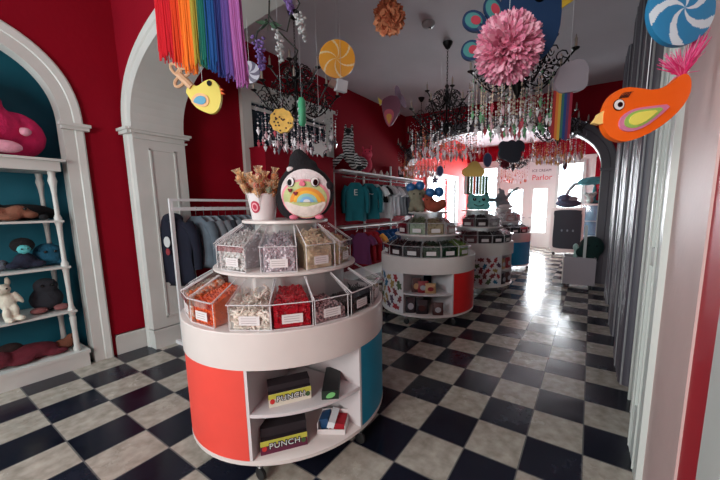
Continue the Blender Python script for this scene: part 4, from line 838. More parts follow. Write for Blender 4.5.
    for i in range(nstr):
        k = rg.randrange(len(md)); a = 2.4 * i; rr = Rr * math.sqrt((i + .5) / nstr) * 1.02; nb = lens[k % 3]
        L_ = nb * .0175 + .06
        zlow = zt - H_ + .13 * (rr / Rr) * rg.uniform(.2, 1.4); z_ = min(zlow + L_, zt - H_ * .42)
        if k in used: o = bpy.data.objects.new('bead_strand', md[k].data); COL.objects.link(o); o.parent = t
        else: o = md[k]; used.add(k)
        o.location = (rr * math.cos(a), rr * math.sin(a), z_); o.rotation_euler = (0, 0, rg.uniform(0, 3))
    for k, o in enumerate(md):
        if k not in used: bpy.data.objects.remove(o)
    return t
def cc(name, rgb, am=.72): return clear_mat('crystal_' + name, rgb, am, .06, tuple(int(c * .7 + 75) for c in rgb))
cG, cR, cA, cP, cV, cK = cc('green', (90, 180, 110)), cc('red', (190, 30, 50)), cc('amber', (230, 150, 60)), cc('pink', (226, 170, 180)), cc('violet', (130, 100, 160)), cc('smoke', (60, 54, 66))
cW = mat('crystal_white', (240, 236, 240), .12, spec=1.0); cO = cc('coral', (255, 120, 80), .45)  # coral; over cart and wall shelf it puts red backlight into the crystals
chandelier(-2.95, .66, 3.08, 2.02, .44, 'black beaded chandelier hanging nearest the left wall above the penguin', [(cK, cW), (cW, cK), (cK, cW), (cW, cP), (cK, cR)], 84)
chandelier(-1.78, 2.16, 3.02, 2.04, .48, 'black chandelier over the second cart with smoky and red crystals', [(cW, cW), (cO, cR), (cW, cP), (cA, cW), (cW, cO), (cK, cW)], 98)
chandelier(-3.03, 3.9, 2.98, 2.0, .46, 'black chandelier over the wall shelf far end with crystals tinted coral for red backlight', [(cW, cW), (cO, cW), (cA, cO), (cO, cP), (cO, cO)], 98)
cE = mat('bead_champagne', (226, 206, 184), .2, spec=1.0)
q = spot(519, 60, 2.95)
chandelier(q.x, q.y, 3.15, 2.09, .45, 'black chandelier nearest the camera hung with green and red crystals behind pink pompom', [(cE, cG), (cE, cR), (cE, cW), (cW, cG), (cE, cP), (cW, cW), (cE, cW)], 98, lens=(9, 14, 19))
q = spot(558, 130, 5.1)
chandelier(q.x, q.y, 3.05, 2.08, .4, 'black chandelier behind the rainbow streamers with amber crystals', [(cA, cW), (cO, cP), (cW, cW), (cO, cA), (cA, cA)], 96)
q = spot(513, 165, 7.5)
chandelier(q.x, q.y, 2.8, 1.93, .36, 'small chandelier of glowing coral crystals before the far double door', [(cO, cW), (cO, cO), (cA, cO), (cW, cW)], 50)

# ------------------------------------------------------------------ hanging decorations
YAW = .5473
def cut(px0, py0, d, poly):                           # outline in photo pixels -> metres about its own hanging point
    s = d / 320.05; return [((x - px0) * s, -(y - py0) * s) for x, y in poly]
def hang(name, px, py, d, label, cat, yaw=0, group=None, thread=True, top=0):
    P_ = spot(px, py, d); o = thing(name, P_, label, cat, group, rotz=YAW + yaw)
    if thread: MB().tube([(0, .0, top), (0, .0, CZ - P_.z)], .0012, 4).build('thread', WH, o)
    return o
def plate(name, poly, y0, y1, m, parent): b = MB(); b.prism(poly, y0, y1); return b.build(name, m, parent)
def teardrop(cx, cy, L, w, ang, n=20):
    out = []
    for i in range(n):
        t_ = 2 * PI * i / n; x = L / 2 * math.cos(t_); y = w / 2 * math.sin(t_) * (1 + .75 * -math.cos(t_)) * .75
        out.append((cx + x * math.cos(ang) - y * math.sin(ang), cy + x * math.sin(ang) + y * math.cos(ang)))
    return out
# orange bird
d = 1.05; X0, Y0 = 645, 105; o = hang('bird_cutout', X0, Y0, d, 'large orange wooden bird with pink feather tail hanging at the right', 'bird decoration', thread=True, top=.03)
body = [(570 + u / 3, v / 3) for u, v in [(97, 370), (97, 335), (108, 300), (130, 277), (160, 267), (200, 271), (240, 277), (285, 262), (310, 238), (325, 230), (340, 236), (349, 258), (347, 292), (325, 330), (290, 365), (250, 393), (200, 416), (160, 424), (125, 412), (105, 392)]]
OR = mat('orange_paint', (236, 98, 16), .45, noise=.05); plate('body', smoothpoly(cut(X0, Y0, d, body), 1), -.012, .012, OR, o)
w1 = [(570 + u / 3, v / 3) for u, v in [(140, 372), (150, 348), (180, 330), (220, 324), (296, 316), (262, 350), (220, 382), (180, 396), (150, 390)]]
def scale(poly, f): cx = sum(p[0] for p in poly) / len(poly); cy = sum(p[1] for p in poly) / len(poly); return [(cx + (x - cx) * f, cy + (y - cy) * f) for x, y in poly]
wg = plate('wing', smoothpoly(cut(X0, Y0, d, w1), 1), -.018, -.012, mat('mauve_felt', (206, 120, 156), .7), o)
plate('wing_inner', smoothpoly(cut(X0, Y0, d, scale(w1, .76)), 1), -.021, -.018, mat('green_felt', (150, 186, 90), .7), wg); plate('wing_centre', smoothpoly(cut(X0, Y0, d, scale(w1, .55)), 1), -.024, -.021, mat('lemon_felt', (226, 220, 96), .7), wg)
plate('beak', cut(X0, Y0, d, [(570 + u / 3, v / 3) for u, v in [(100, 332), (84, 342), (80, 352), (68, 368), (88, 372), (104, 368)]]), -.01, .008, mat('beak_yellow', (238, 200, 120), .6), o)
e = plate('eye', ellipse(*cut(X0, Y0, d, [(616, 106)])[0], .018, .018, 20), -.015, -.012, EYE, o); plate('eye_white', ellipse(*cut(X0, Y0, d, [(616, 106)])[0], .0155, .0155, 20), -.017, -.015, EYEW, e); plate('pupil', ellipse(*cut(X0, Y0, d, [(616.5, 106)])[0], .008, .008, 16), -.019, -.017, EYE, e)
b = MB()
for i in range(6): x0, z0_ = cut(X0, Y0, d, [(616 + i * 1.6, 100 - i * .2)])[0]; b.tube([(x0, -.014, z0_), (x0 + .004, -.02, z0_ + .012), (x0 + .012, -.024, z0_ + .016)], .0018, 4, r1=.0005)
b.build('eyelashes', EYE, o)
rg = random.Random(5); b = MB(); root = cut(X0, Y0, d, [(679, 78)])[0]
for i in range(200):
    tx = rg.gauss(676, 8); ty = rg.gauss(64, 6); 
    if i % 3 == 0: tx = rg.uniform(684, 700); ty = rg.uniform(36, 56)
    if i % 5 == 0: tx = rg.uniform(657, 670); ty = rg.uniform(58, 72)
    e_ = cut(X0, Y0, d, [(tx, ty)])[0]; y = rg.uniform(-.03, .03)
    b.tube([(root[0] + rg.uniform(-.008, .008), 0, root[1]), ((root[0] + e_[0]) / 2 + rg.uniform(-.008, .008), y * .6, (root[1] + e_[1]) / 2 + .004), (e_[0], y, e_[1])], .0022, 4, mi=rg.randrange(2), r1=.0008)
b.build('feather_tail', [mat('feather_pink', (222, 50, 120), .9), mat('feather_pink_pale', (232, 110, 160), .9)], o)
# swirl candies
def swirl(px, py, d, rpx, colA, colB, label, n=6, twist=1.4, yaw=0, stick=False, thick=.02, wedge=.5):
    o = hang('swirl_candy', px, py, d, label, 'candy decoration', yaw, top=rpx * d / 320)
    r = rpx * d / 320.05; b = MB(); NA = n * 24; NR = 26
    def P_(i, j, y): a = 2 * PI * i / NA; rr = r * j / NR; return (rr * math.cos(a), y * (1 - .5 * (j / NR) ** 3), rr * math.sin(a))
    for side in (-1, 1):
        for i in range(NA):
            for j in range(NR):
                ph = ((i + .5) / NA * n + twist * (j + .5) / NR * (-1)) % 1
                b.add([P_(i, j, side * thick / 2), P_(i + 1, j, side * thick / 2), P_(i + 1, j + 1, side * thick / 2), P_(i, j + 1, side * thick / 2)], [[0, 1, 2, 3] if side > 0 else [3, 2, 1, 0]], 0 if ph < wedge else 1)
    for i in range(NA): b.add([P_(i, NR, -thick / 2), P_(i + 1, NR, -thick / 2), P_(i + 1, NR, thick / 2), P_(i, NR, thick / 2)], [[0, 1, 2, 3]], 0)
    b.build('swirl_disc', [colA, colB], o, smooth=0)
    return o
o = swirl(680, 11, 1.0, 33, mat('swirl_blue', (40, 124, 170), .35), mat('swirl_white', (196, 212, 220), .35), 'big blue and white swirl candy hanging at the upper right corner', 5, .9, thick=.035, wedge=.68)
swirl(249.5, 72.5, 2.6, 10.5, mat('swirl_grey', (88, 84, 106), .4), mat('swirl_silver', (176, 176, 190), .4), 'small grey swirl candy hanging beside the rainbow tassel', 6, .8)
swirl(337, 59, 3.0, 18, mat('swirl_amber', (226, 158, 50), .4), mat('swirl_cream', (226, 206, 160), .4), 'amber yellow swirl candy disc below the ceiling', 6, .8, wedge=.86)
o = hang('paper_cube', 341, 86, 3.02, 'small white cube hanging beneath the amber swirl candy', 'decoration', .5); MB().box((0, 0, 0), (.1, .09, .1), (.2, .1, 0)).build('cube_body', WH, o); MB().box((-.075, .03, .02), (.05, .08, .06), (.2, .4, 0)).build('side_flap', mat('taupe_card', (150, 128, 118), .7), o)
# rainbow tassel
d = 1.5; o = hang('rainbow_tassel', 195, -30, d, 'big rainbow yarn tassel hanging at the top left', 'tassel', thread=True, top=0)
s = d / 320.05; MB().tube([(-46 * s, 0, 0), (46 * s, 0, 0)], .008, 8).build('rod', mat('light_wood', (180, 150, 110), .6), o)
cols = [('red', (206, 26, 44)), ('orange_red', (222, 72, 30)), ('orange', (236, 130, 40)), ('yellow_green', (170, 160, 60)), ('green', (10, 110, 96)), ('blue', (20, 84, 150)), ('navy', (36, 52, 120)), ('violet', (98, 76, 150)), ('lilac', (160, 96, 160))]
rg = random.Random(9)
wd = [20, 10, 14, 8, 10, 10, 9, 10, 14]; tot = sum(wd); x = -43.0; ends = {0: 50, 1: 56, 2: 62, 3: 55, 4: 56, 5: 60, 6: 66, 7: 70, 8: 76}
for i, (nm, rgb) in enumerate(cols):
    w = wd[i] / tot * 86; b = MB(); nn = int(w * 6); m0 = mat('yarn_' + nm, rgb, .9); m1 = mat('yarn_' + nm + '_tip', tuple(int(c * .55 + 110) for c in rgb), .9)
    for k in range(nn):
        xx = (x + w * (k + rg.random()) / nn) * s; yy = rg.uniform(-.012, .012); zl = -(ends[i] + 30 + rg.uniform(-7, 6)) * s
        dx = rg.uniform(-.006, .01) + (.012 if i == 8 else 0); b.tube([(xx, yy, 0), (xx + dx * .3, yy, zl * .5), (xx + dx, yy * 1.3, zl)], .0028, 4, mi=0)
    x += w
    b.build('yarn_bundle', [m0], o, smooth=60)['label'] = nm.replace('_', ' ') + ' yarn'
# yellow bird
d = 1.9; X0, Y0 = 203, 92; o = hang('bird_cutout', X0, Y0, d, 'small yellow bird cutout with blue wing under the rainbow tassel', 'bird decoration', top=.05)
YB = mat('yellow_paint', (216, 200, 84), .5)
plate('body', smoothpoly(cut(X0, Y0, d, [(192, 84), (198, 88), (206, 82), (214, 80), (220, 86), (222, 96), (219, 108), (212, 114), (202, 111), (194, 106), (190, 98), (186, 92)]), 2), -.01, .01, YB, o)
plate('beak', cut(X0, Y0, d, [(219, 88), (224, 90), (221, 91.5), (225, 94), (219, 95)]), -.008, .006, OR, o)
wg = plate('wing', smoothpoly(cut(X0, Y0, d, [(190, 102), (197, 93), (208, 95), (210, 102), (206, 107), (198, 106)]), 2), -.014, -.01, mat('peach_felt', (226, 180, 130), .7), o); plate('wing_inner', smoothpoly(cut(X0, Y0, d, [(193, 102), (199, 96), (206, 97), (207, 102), (203, 105), (198, 104)]), 2), -.017, -.014, mat('sky_felt', (90, 160, 190), .7), wg)
plate('eye', ellipse(*cut(X0, Y0, d, [(211, 84.5)])[0], .014, .016, 14), -.014, -.01, EYE, o)
b = MB()
for (cx, cy, an) in ((178, 71, .9), (185, 74, -.3), (181, 82, 2.4)):
    b.tube([(p[0], 0, p[1]) for p in cut(X0, Y0, d, ellipse(cx, cy, 6.5, 3.6, 14, an))], .009, 6, closed=True)
b.tube([(p[0], 0, p[1]) for p in cut(X0, Y0, d, [(181, 76), (187, 82), (193, 88)])], .022, 8); b.build('tail', mat('tail_peach', (196, 156, 120), .6), o)
# blue bird cutout with petal tail
d = 2.3; X0, Y0 = 520, 28; o = hang('bird_cutout', X0, Y0, d, 'large dark blue bird cutout with petal tail behind the pink pompom', 'bird decoration', thread=False)
NB = mat('denim_blue_paint', (34, 64, 104), .55)
plate('body', smoothpoly(cut(X0, Y0, d, [(505, -26), (540, -34), (556, -16), (560, 8), (559, 32), (552, 48), (541, 60), (524, 62), (508, 52), (496, 44), (486, 40), (480, 50), (478, 42), (482, 34), (488, 24), (498, 18)]), 1), -.015, .015, NB, o)
plate('beak', cut(X0, Y0, d, [(551, -4), (578, -8), (576, 0), (558, 12), (553, 6)]), -.012, .01, mat('beak_gold', (228, 188, 60), .5), o)
plate('eye', ellipse(*cut(X0, Y0, d, [(537, 1)])[0], .04, .035, 18), -.02, -.015, EYE, o)
for (cx, cy, rx, ry, an) in ((474, 22, 12, 9.5, .3), (472, 49, 10.5, 9.5, -.2), (493, 12, 13, 9, 1.0)):
    tp = plate('tail_petal', cut(X0, Y0, d, ellipse(cx, cy, rx, ry, 24, an)), -.013, .013, NB, o); plate('petal_ring', cut(X0, Y0, d, ellipse(cx - 1, cy, rx * .74, ry * .74, 20, an)), -.018, -.013, mat('petal_teal', (80, 150, 150), .6), tp); plate('petal_centre', cut(X0, Y0, d, ellipse(cx + 1, cy, rx * .42, ry * .42, 18, an)), -.022, -.018, mat('petal_pink', (200, 70, 90), .6), tp)
b = MB(); b.tube([(p[0], 0, p[1]) for p in cut(X0, Y0, d, [(478, 27), (486, 33), (496, 36)])], .03, 8); b.tube([(p[0], 0, p[1]) for p in cut(X0, Y0, d, [(478, 44), (488, 38), (496, 36)])], .025, 8); b.build('tail_stem', NB, o)
MB().tube([(.05, 0, .2), (.05, 0, CZ - o.location.z)], .0015, 4).build('thread', WH, o)
# mauve bird far
d = 4.3; X0, Y0 = 391, 110; o = hang('bird_cutout', X0, Y0, d, 'dusty mauve bird cutout with eared tail near the left wall corner', 'bird decoration', top=.2)
MV = mat('mauve_paint', (120, 70, 92), .6)
plate('body', smoothpoly(cut(X0, Y0, d, [(381, 102), (386, 98), (392, 96), (399, 98), (401, 108), (397, 118), (391, 126), (386, 124), (383, 114)]), 2), -.015, .015, MV, o)
for cx, cy in ((398, 95), (402, 101)): plate('tail_petal', cut(X0, Y0, d, ellipse(cx, cy, 3, 8, 16, -.2 if cx < 400 else -.5)), -.012, .012, mat('mauve_grey', (130, 110, 130), .6), o)
plate('beak', cut(X0, Y0, d, [(383, 102), (378, 98), (380, 106)]), -.01, .01, YB, o)
wg = plate('wing', cut(X0, Y0, d, teardrop(389, 118, 17, 11, PI / 2)), -.022, -.015, mat('pink_felt', (190, 90, 110), .6), o); plate('wing_inner', cut(X0, Y0, d, teardrop(389, 119, 10, 6, PI / 2)), -.028, -.022, mat('gold_felt', (206, 150, 70), .6), wg)
# pompoms
def pompom(px, py, d, rpx, c1, c2, label, n, yaw=0, wide=.5, L=.4):
    o = hang('pompom', px, py, d, label, 'pompom', thread=False); r = rpx * d / 320.05; rg = random.Random(n)
    MB().ball((0, 0, 0), r * .7, 14, 10).build('core', c2, o)
    b = MB()
    for i in range(n):
        zf = 1 - 2 * (i + .5) / n; a = i * 2.39996; q_ = math.sqrt(1 - zf * zf); dr = Vector((q_ * math.cos(a), q_ * math.sin(a), zf)); dr = (dr + Vector((rg.uniform(-.25, .25), rg.uniform(-.25, .25), rg.uniform(-.25, .25)))).normalized()
        t1 = dr.cross(Vector((rg.uniform(-1, 1), rg.uniform(-1, 1), rg.uniform(-1, 1)))).normalized(); t2 = dr.cross(t1)
        R0_ = r * .55; R1_ = r * rg.uniform(.88, 1.08); w_ = r * L * wide * rg.uniform(.7, 1.2)
        A_ = dr * R0_; Bm = dr * (R0_ + R1_) / 2; E_ = dr * R1_ + t2 * r * rg.uniform(-.08, .08)
        b.add([A_ - t1 * w_ * .4, A_ + t1 * w_ * .4, Bm + t1 * w_ + t2 * w_ * .3, Bm - t1 * w_ + t2 * w_ * .3, E_ + t1 * w_ * .5, E_ - t1 * w_ * .5, E_ + dr * w_ * .5], [[0, 1, 2, 3], [3, 2, 4, 5], [5, 4, 6]], rg.randrange(2))
    b.build('petals', [c1, c2], o, smooth=0)
    MB().tube([(0, 0, r * .8), (0, 0, CZ - o.location.z)], .0015, 4).build('thread', WH, o); return o
pompom(508, 49, 1.95, 31, mat('tissue_pink', (246, 186, 206), .9), mat('tissue_rose', (228, 140, 170), .9), 'large fluffy pink tissue pompom hanging in front of the chandelier', 1500, wide=.24)
pompom(389, 18, 2.9, 14.5, mat('tissue_copper', (222, 152, 112), .9), mat('tissue_tan', (190, 112, 78), .9), 'copper orange paper pompom hanging below the ceiling', 240, wide=.75)
# smoke detector
q = spot(429, 19, 4.1); o = thing('smoke_detector', (-1.8, 1.62, CZ), 'round white smoke detector on the ceiling', 'smoke detector'); MB().lathe([(0, 0), (.075, 0), (.078, -.015), (.07, -.035), (.045, -.055), (0, -.06)], 28, cap=False).build('housing', mat('detector_plastic', (170, 170, 172), .3), o); MB().lathe([(.018, -.055), (.018, -.064), (0, -.065)], 12, (.02, 0, 0), cap=False).build('sensor', DARK, o)
# cookie and candy tube and grey star near the left chandelier
d = 2.45; o = hang('cookie_cutout', 282, 121, d, 'round yellow cookie decoration with brown chips hanging at the left chandelier', 'cookie decoration', top=.08)
r = 11.5 * d / 320; b = MB(); b.prism([((r + .004 * math.sin(t_ * 10)) * math.cos(t_), (r + .004 * math.sin(t_ * 10)) * math.sin(t_)) for t_ in [2 * PI * i / 60 for i in range(60)]], -.014, .014); b.build('cookie_body', mat('cookie_yellow', (222, 180, 84), .7, noise=.15, nscale=30), o)
rg = random.Random(2); b = MB()
for i in range(16): a = rg.uniform(0, 6.28); q_ = r * math.sqrt(rg.random()) * .85; b.ball((q_ * math.cos(a), -.015, q_ * math.sin(a)), (.008, .005, .007), 6, 4)
b.build('chips', mat('chip_brown', (74, 46, 26), .5), o)['kind'] = 'stuff'; 
d = 2.75; o = hang('candy_tube', 302, 112, d, 'green and white capsule shaped candy ornament beside the cookie', 'candy decoration', .2, top=.1)
b = MB(); b.lathe([(0, -.12), (.02, -.115), (.032, -.09), (.032, .09), (.02, .115), (0, .12)], 16, cap=False)
b.build('capsule', mat('mint_green', (84, 190, 140), .35), o)
b = MB()
for k in range(3): b.tube([(.034 * math.cos(t_), .034 * math.sin(t_), -.06 + k * .06 + .012 * t_ / 2) for t_ in [i * .5 for i in range(9)]], .006, 5)
b.build('white_swirl', WH, o)
d = 2.95; o = hang('star_ornament', 320, 149, d, 'pale grey five pointed plush star below the left chandelier', 'decoration', top=.05)
b = MB(); b.prism(smoothpoly([(.09 * math.sin(PI * i / 5 + .3) * (1 if i % 2 == 0 else .45), .09 * math.cos(PI * i / 5 + .3) * (1 if i % 2 == 0 else .45)) for i in range(10)], 1), -.02, .02); b.build('star_body', mat('grey_plush', (140, 136, 136), .9), o)
# cloud with rainbow streamers
d = 2.3; X0, Y0 = 569, 78; o = hang('cloud_cutout', X0, Y0, d, 'pale cloud with rainbow streamers hanging left of the orange bird', 'cloud decoration', top=.1)
pts = []
for (cx, cy, r_, a0_, a1_) in ((563, 84, 9, 1.2, 3.6), (566, 74, 9, 3.2, 4.6), (576, 72, 11, 4.2, 6.6), (578, 82, 9, 6.0, 7.9)):
    for i in range(7): t_ = a0_ + (a1_ - a0_) * i / 6; pts.append((cx + r_ * math.cos(t_), cy + r_ * math.sin(t_)))
plate('cloud', cut(X0, Y0, d, pts), -.02, .02, mat('cloud_grey_white', (156, 148, 158), .6), o)
st = [('red', (150, 36, 40)), ('orange', (200, 110, 50)), ('yellow', (190, 150, 60)), ('green', (50, 100, 90)), ('blue', (30, 60, 120)), ('violet', (90, 50, 90)), ('crimson', (150, 40, 60))]
for i, (nm, rgb) in enumerate(st):
    x0 = 554.5 + i * 2.75; pl_ = cut(X0, Y0, d, [(x0, 90), (x0 + 2.75, 90), (x0 + 2.65, 136 + (i % 3)), (x0 + .1, 136 + (i % 3))]); plate('streamer', pl_, -.003, .003, mat('streamer_' + nm, rgb, .7), o)['label'] = nm + ' streamer'
# dark cloud cutout
d = 4.6; X0, Y0 = 512, 150; o = hang('cloud_cutout', X0, Y0, d, 'dark charcoal cloud cutout hanging before the arch above the doors', 'cloud decoration', top=.1)
pts = []
for (cx, cy, rx, ry, a0_, a1_) in ((502, 143, 5, 6, 2.4, 5.2), (512, 142, 6, 6, 3.9, 5.6), (520, 144, 8, 8, 4.6, 7.4), (515, 156, 9, 7, .4, 2.0), (504, 152, 7, 7, 1.6, 3.6)):
    for i in range(6): t_ = a0_ + (a1_ - a0_) * i / 5; pts.append((cx + rx * math.cos(t_), cy + ry * math.sin(t_)))
pts = [(511 + (x - 512) * .84, 152 + (y - 150) * .82) for x, y in pts]
plate('cloud', cut(X0, Y0, d, pts), -.02, .02, mat('charcoal_card', (44, 46, 58), .7), o)
# yellow cloud with ribbons above third cart
d = 5.0; X0, Y0 = 474, 172; o = hang('cloud_cutout', X0, Y0, d, 'yellow cloud cutout with coloured ribbons above the third cart', 'cloud decoration', top=.1)
pts = []
for (cx, cy, rx, ry, a0_, a1_) in ((467, 172, 5, 4.5, 1.5, 4.4), (474, 167, 6, 5.5, 3.4, 6.0), (480, 172, 4.5, 4.5, 4.9, 7.9)):
    for i in range(7): t_ = a0_ + (a1_ - a0_) * i / 6; pts.append((cx + rx * math.cos(t_), cy + ry * math.sin(t_)))
plate('cloud', cut(X0, Y0, d, pts), -.02, .02, mat('cloud_yellow', (214, 178, 96), .7), o)
for i, rgb in enumerate([(206, 206, 204), (44, 64, 52), (84, 120, 84), (214, 90, 60), (36, 46, 44), (180, 190, 150), (110, 146, 110), (60, 84, 60)]):
    x0 = 464.5 + i * 3.0; plate('ribbon', cut(X0, Y0, d, [(x0, 176), (x0 + 2.7, 176), (x0 + 2.7, 194), (x0, 194)]), -.004, .004, mat('ribbon%d' % i, rgb, .7), o)
# discs
for (px, py, d, rx, ry, rgb, lab) in ((487.5, 160, 5.4, 4.5, 6.5, (70, 80, 120), 'oval blue grey paper disc hanging right of the yellow cloud'), (440, 171, 4.9, 3.2, 4.8, (60, 70, 104), 'small blue grey oval disc hanging above the second cart'), (565, 165.5, 6.5, 2.4, 4.2, (84, 84, 90), 'small grey oval disc hanging before the right far window')):
    o = hang('paper_disc', px, py, d, lab, 'decoration', .3, 'hanging paper discs', top=ry * d / 320); b = MB(); b.prism(ellipse(0, 0, rx * d / 320, ry * d / 320, 22), -.008, .008); b.build('disc', mat('disc_%d' % rgb[0], rgb, .5), o); MB().tube([(p[0], 0, p[1]) for p in ellipse(0, 0, rx * d / 320, ry * d / 320, 22)], .01, 5, closed=True).build('disc_rim', mat('disc_rim', (120, 120, 150), .4), o)
d = 5.5; pompom(505, 164, d, 4.2, mat('tissue_maroon', (130, 30, 44), .9), mat('tissue_wine', (100, 20, 34), .9), 'small maroon pompom hanging left of the dark cloud', 90, wide=.7)
# flowering vine
d = 2.3; X0, Y0 = 272, 10; o = hang('flower_vine', X0, Y0, d, 'artificial vine with lavender and white blossom sprays at upper left', 'artificial flowers', thread=False)
b = MB()
for path in ([(268, -40), (270, 0), (268, 22)], [(284, -30), (292, 10), (286, 30), (276, 26), (268, 14)], [(268, 20), (256, 30), (253, 40)], [(272, 24), (296, 48), (292, 60)], [(292, -10), (300, 4), (294, 14)]):
    q_ = cut(X0, Y0, d, path); b.tube([(p[0], 0, p[1]) for p in q_], .006, 5)
b.tube([(0, 0, .3), (0, 0, CZ - o.location.z)], .004, 5); b.build('stem', mat('vine_dark', (40, 44, 40), .7), o)
rg = random.Random(8)
for (cx, y0_, y1_, w_, nm, rgb) in ((256, 34, 66, 6, 'lavender', (120, 96, 160)), (276, 26, 58, 5, 'white', (190, 196, 196)), (299, 14, 38, 5, 'white', (190, 196, 196)), (288, -4, 12, 5, 'lavender', (120, 96, 160))):
    b = MB()
    for i in range(60):
        f = rg.random(); ww = w_ * (1 - f * .6); p = cut(X0, Y0, d, [(cx + rg.uniform(-ww, ww) + f * 3, y0_ + (y1_ - y0_) * f)])[0]; b.ball((p[0], rg.uniform(-.03, .03), p[1]), (.012, .012, .009), 5, 4, rot=(rg.random(), rg.random(), 0))
    b.build('blossom_spray', mat('blossom_' + nm, rgb, .8), o)['label'] = nm + ' blossom spray'
for i in range(7):
    a = i * .9; p = cut(X0, Y0, d, [(268, 22)])[0]; b = MB(); e_ = Vector((math.cos(a) * .1, .03 * math.sin(a * 2), math.sin(a) * .04 - .02)); c_ = Vector((p[0], 0, p[1])); n_ = Vector((0, .35, 1)).normalized() * .02
    b.add([c_, c_ + e_ * .5 + n_, c_ + e_, c_ + e_ * .5 - n_, c_ + e_ * .5 + Vector((0, .004, 0))], [[0, 1, 4], [1, 2, 4], [2, 3, 4], [3, 0, 4]]); b.build('leaf', mat('leaf_dark_green', (52, 84, 62), .7), o, smooth=0)

# ------------------------------------------------------------------ far right: cases, bin and plush toys
def at_floor(px, py):
    dd = FW + RX * (px - 394.7) / 320.05 - UP * (py - 250.3) / 320.05; return CAM + dd * (-CAM.z / dd.z)
o = thing('wheeled_case', (-.62, 8.45, 0), 'white rounded case with dark front panel standing before the right far window', 'display case', rotz=.05)
b = MB(); b.prism(smoothpoly([(-.42, .1), (.42, .1), (.42, 1.33), (-.42, 1.33)], 1) if 0 else [(-.36, .1), (.36, .1), (.42, .2), (.42, 1.36), (-.42, 1.36), (-.42, .2)], -.2, .2); b.build('shell', LAM, o)
b = MB(); b.prism(smoothpoly([(-.3, .2), (.34, .2), (.36, .3), (.36, 1.15), (.33, 1.22), (.36, 1.3), (-.33, 1.3), (-.35, 1.2), (-.33, 1.1), (-.35, .3)], 1), -.215, -.2); b.build('dark_panel', mat('slate_panel', (16, 24, 38), .5), o)
for s in (-1, 1): MB().tube([(s * .3, -.12, .04), (s * .3, -.08, .04)], .04, 12).build('wheel', DARK, o)
for s in (-.12, .02, .16): MB().prism(ellipse(s, .72, .025, .035, 12), -.22, -.215).build('cut_out', GRY, o)
o = thing('glass_showcase', (.02, 9.1, 0), 'white framed showcase with bluish glass beside the dark panel case', 'showcase')
b = MB(); w, h = .36, 1.42
for x in (-w, w - .05): b.bb(x, x + .05, -.25, -.2, 0, h); b.bb(x, x + .05, .2, .25, 0, h)
b.bb(-w, w, -.25, .25, h, h + .05); b.bb(-w, w, -.25, .25, 0, .1); b.build('frame', LAM, o)
b = MB(); b.bb(-w + .05, w - .05, -.23, -.22, .1, h); b.bb(-w + .05, w - .05, .21, .22, .1, h, mi=1); b.build('glass_front', [GLASS, mat('dusty_blue', (90, 120, 140), .4)], o)
for z_ in (.5, .95): MB().bb(-w + .05, w - .05, -.2, .2, z_, z_ + .02).build('glass_shelf', PLATE, o)
pl('elephant_plush', (-.62, 8.45, 1.36), .3, 'slate grey plush lying on top of the dark panel case', [('body', 'slate', (62, 70, 90), [(0, 0, .12, .34, .15, .12), (-.1, 0, .26, .2, .14, .12)]), ('blanket', 'dusty_grey', (120, 128, 132), [(.05, -.02, .25, .2, .12, .08)])], [(-.2, -.12, .2)], vox=.02, group='plush toys on the far cases')
o = thing('bird_plush', (-.12, 9.05, 1.47), 'large teal plush bird with drooping grey neck above the glass showcase', 'plush toy', rotz=.2); o.scale = (1.2, 1.1, .85)
blob('body', [(.1, 0, .78, .36, .16, .13), (-.1, 0, .72, .2, .14, .1), (.42, 0, .74, .2, .1, .08), (.1, 0, .3, .05, .05, .36), (.1, 0, .06, .14, .12, .06)], fur('sea_teal', (54, 116, 122)), o, .022)
blob('neck', [(-.28, 0, .68, .12, .05, .05), (-.4, 0, .56, .05, .05, .14, (0, .5, 0)), (-.48, 0, .38, .045, .045, .16, (0, .25, 0)), (-.52, 0, .2, .045, .045, .12)], fur('dusty_grey', (120, 128, 132)), o, .02)
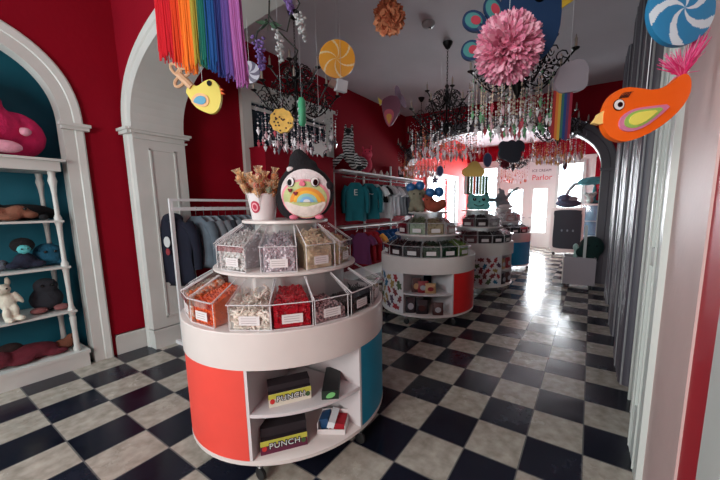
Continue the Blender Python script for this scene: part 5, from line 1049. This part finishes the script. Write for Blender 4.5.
pl('flower_plush', (-.1, 8.93, 1.47), .3, 'small pale green and white plush on top of the glass showcase', [('body', 'sage', (150, 170, 164), [(0, 0, .1, .1, .08, .1), (0, 0, .24, .13, .07, .08), (-.12, 0, .28, .05, .04, .05), (.13, 0, .3, .05, .04, .05)])], [(-.04, -.07, .25), (.04, -.07, .25)], vox=.02, group='plush toys on the far cases')
pl('heart_plush', (.16, 9.25, 1.47), .3, 'deep red plush behind the teal bird on the showcase', [('body', 'deep_red', (150, 10, 40), [(0, 0, .2, .2, .12, .2), (0, 0, .4, .16, .12, .14)])], [(-.05, -.13, .42), (.05, -.13, .42)], vox=.02, group='plush toys on the far cases')
q0 = at_floor(565, 284); q1 = at_floor(594, 282)
o = thing('rolling_bin', (-.18, 4.42, 0), 'grey rolling bin on casters standing on the far aisle tiles', 'bin', rotz=.08)
b = MB(); w = .245
b.bb(-w, w, -.2, .2, .08, .1); b.bb(-w, w, -.2, -.18, .1, .55); b.bb(-w, w, .18, .2, .1, .55); b.bb(-w, -w + .02, -.18, .18, .1, .55); b.bb(w - .02, w, -.18, .18, .1, .55); b.build('bin_body', mat('bin_grey', (150, 140, 148), .5), o)
b = MB(); b.bb(-w - .008, -w + .01, -.208, -.19, .08, .56); b.build('corner_edge', LAM, o)
for sx in (-1, 1):
    for sy in (-1, 1): MB().tube([(sx * .19 - .012, sy * .14, .038), (sx * .19 + .012, sy * .14, .038)], .038, 12).build('caster', DARK, o)
o = thing('signpost', (-.1, 4.29, .1), 'pale upright post standing in the grey rolling bin', 'post'); MB().bb(-.022, .022, -.012, .012, 0, 1.0).build('post', mat('post_grey', (170, 176, 176), .4), o); MB().bb(-.05, .05, -.05, .05, 0, .012).build('foot', BLACKM, o)
pl('ball_plush', (.0, 4.47, .45), .2, 'big dark green round plush ball resting in the grey rolling bin', [('body', 'bottle_green', (14, 44, 42), [(0, .03, .26, .2, .14, .2), (-.16, 0, .17, .09, .08, .09), (0, .0, .08, .12, .1, .09)])], [(-.07, -.1, .3), (.05, -.11, .3)], vox=.018)
pl('pale_plush', (-.24, 4.44, .102), .2, 'pale mint plush peeking over the left edge of the rolling bin', [('body', 'mint', (160, 190, 184), [(0, 0, .3, .04, .05, .3), (-.0, 0, .6, .05, .05, .07)])], None, vox=.015)
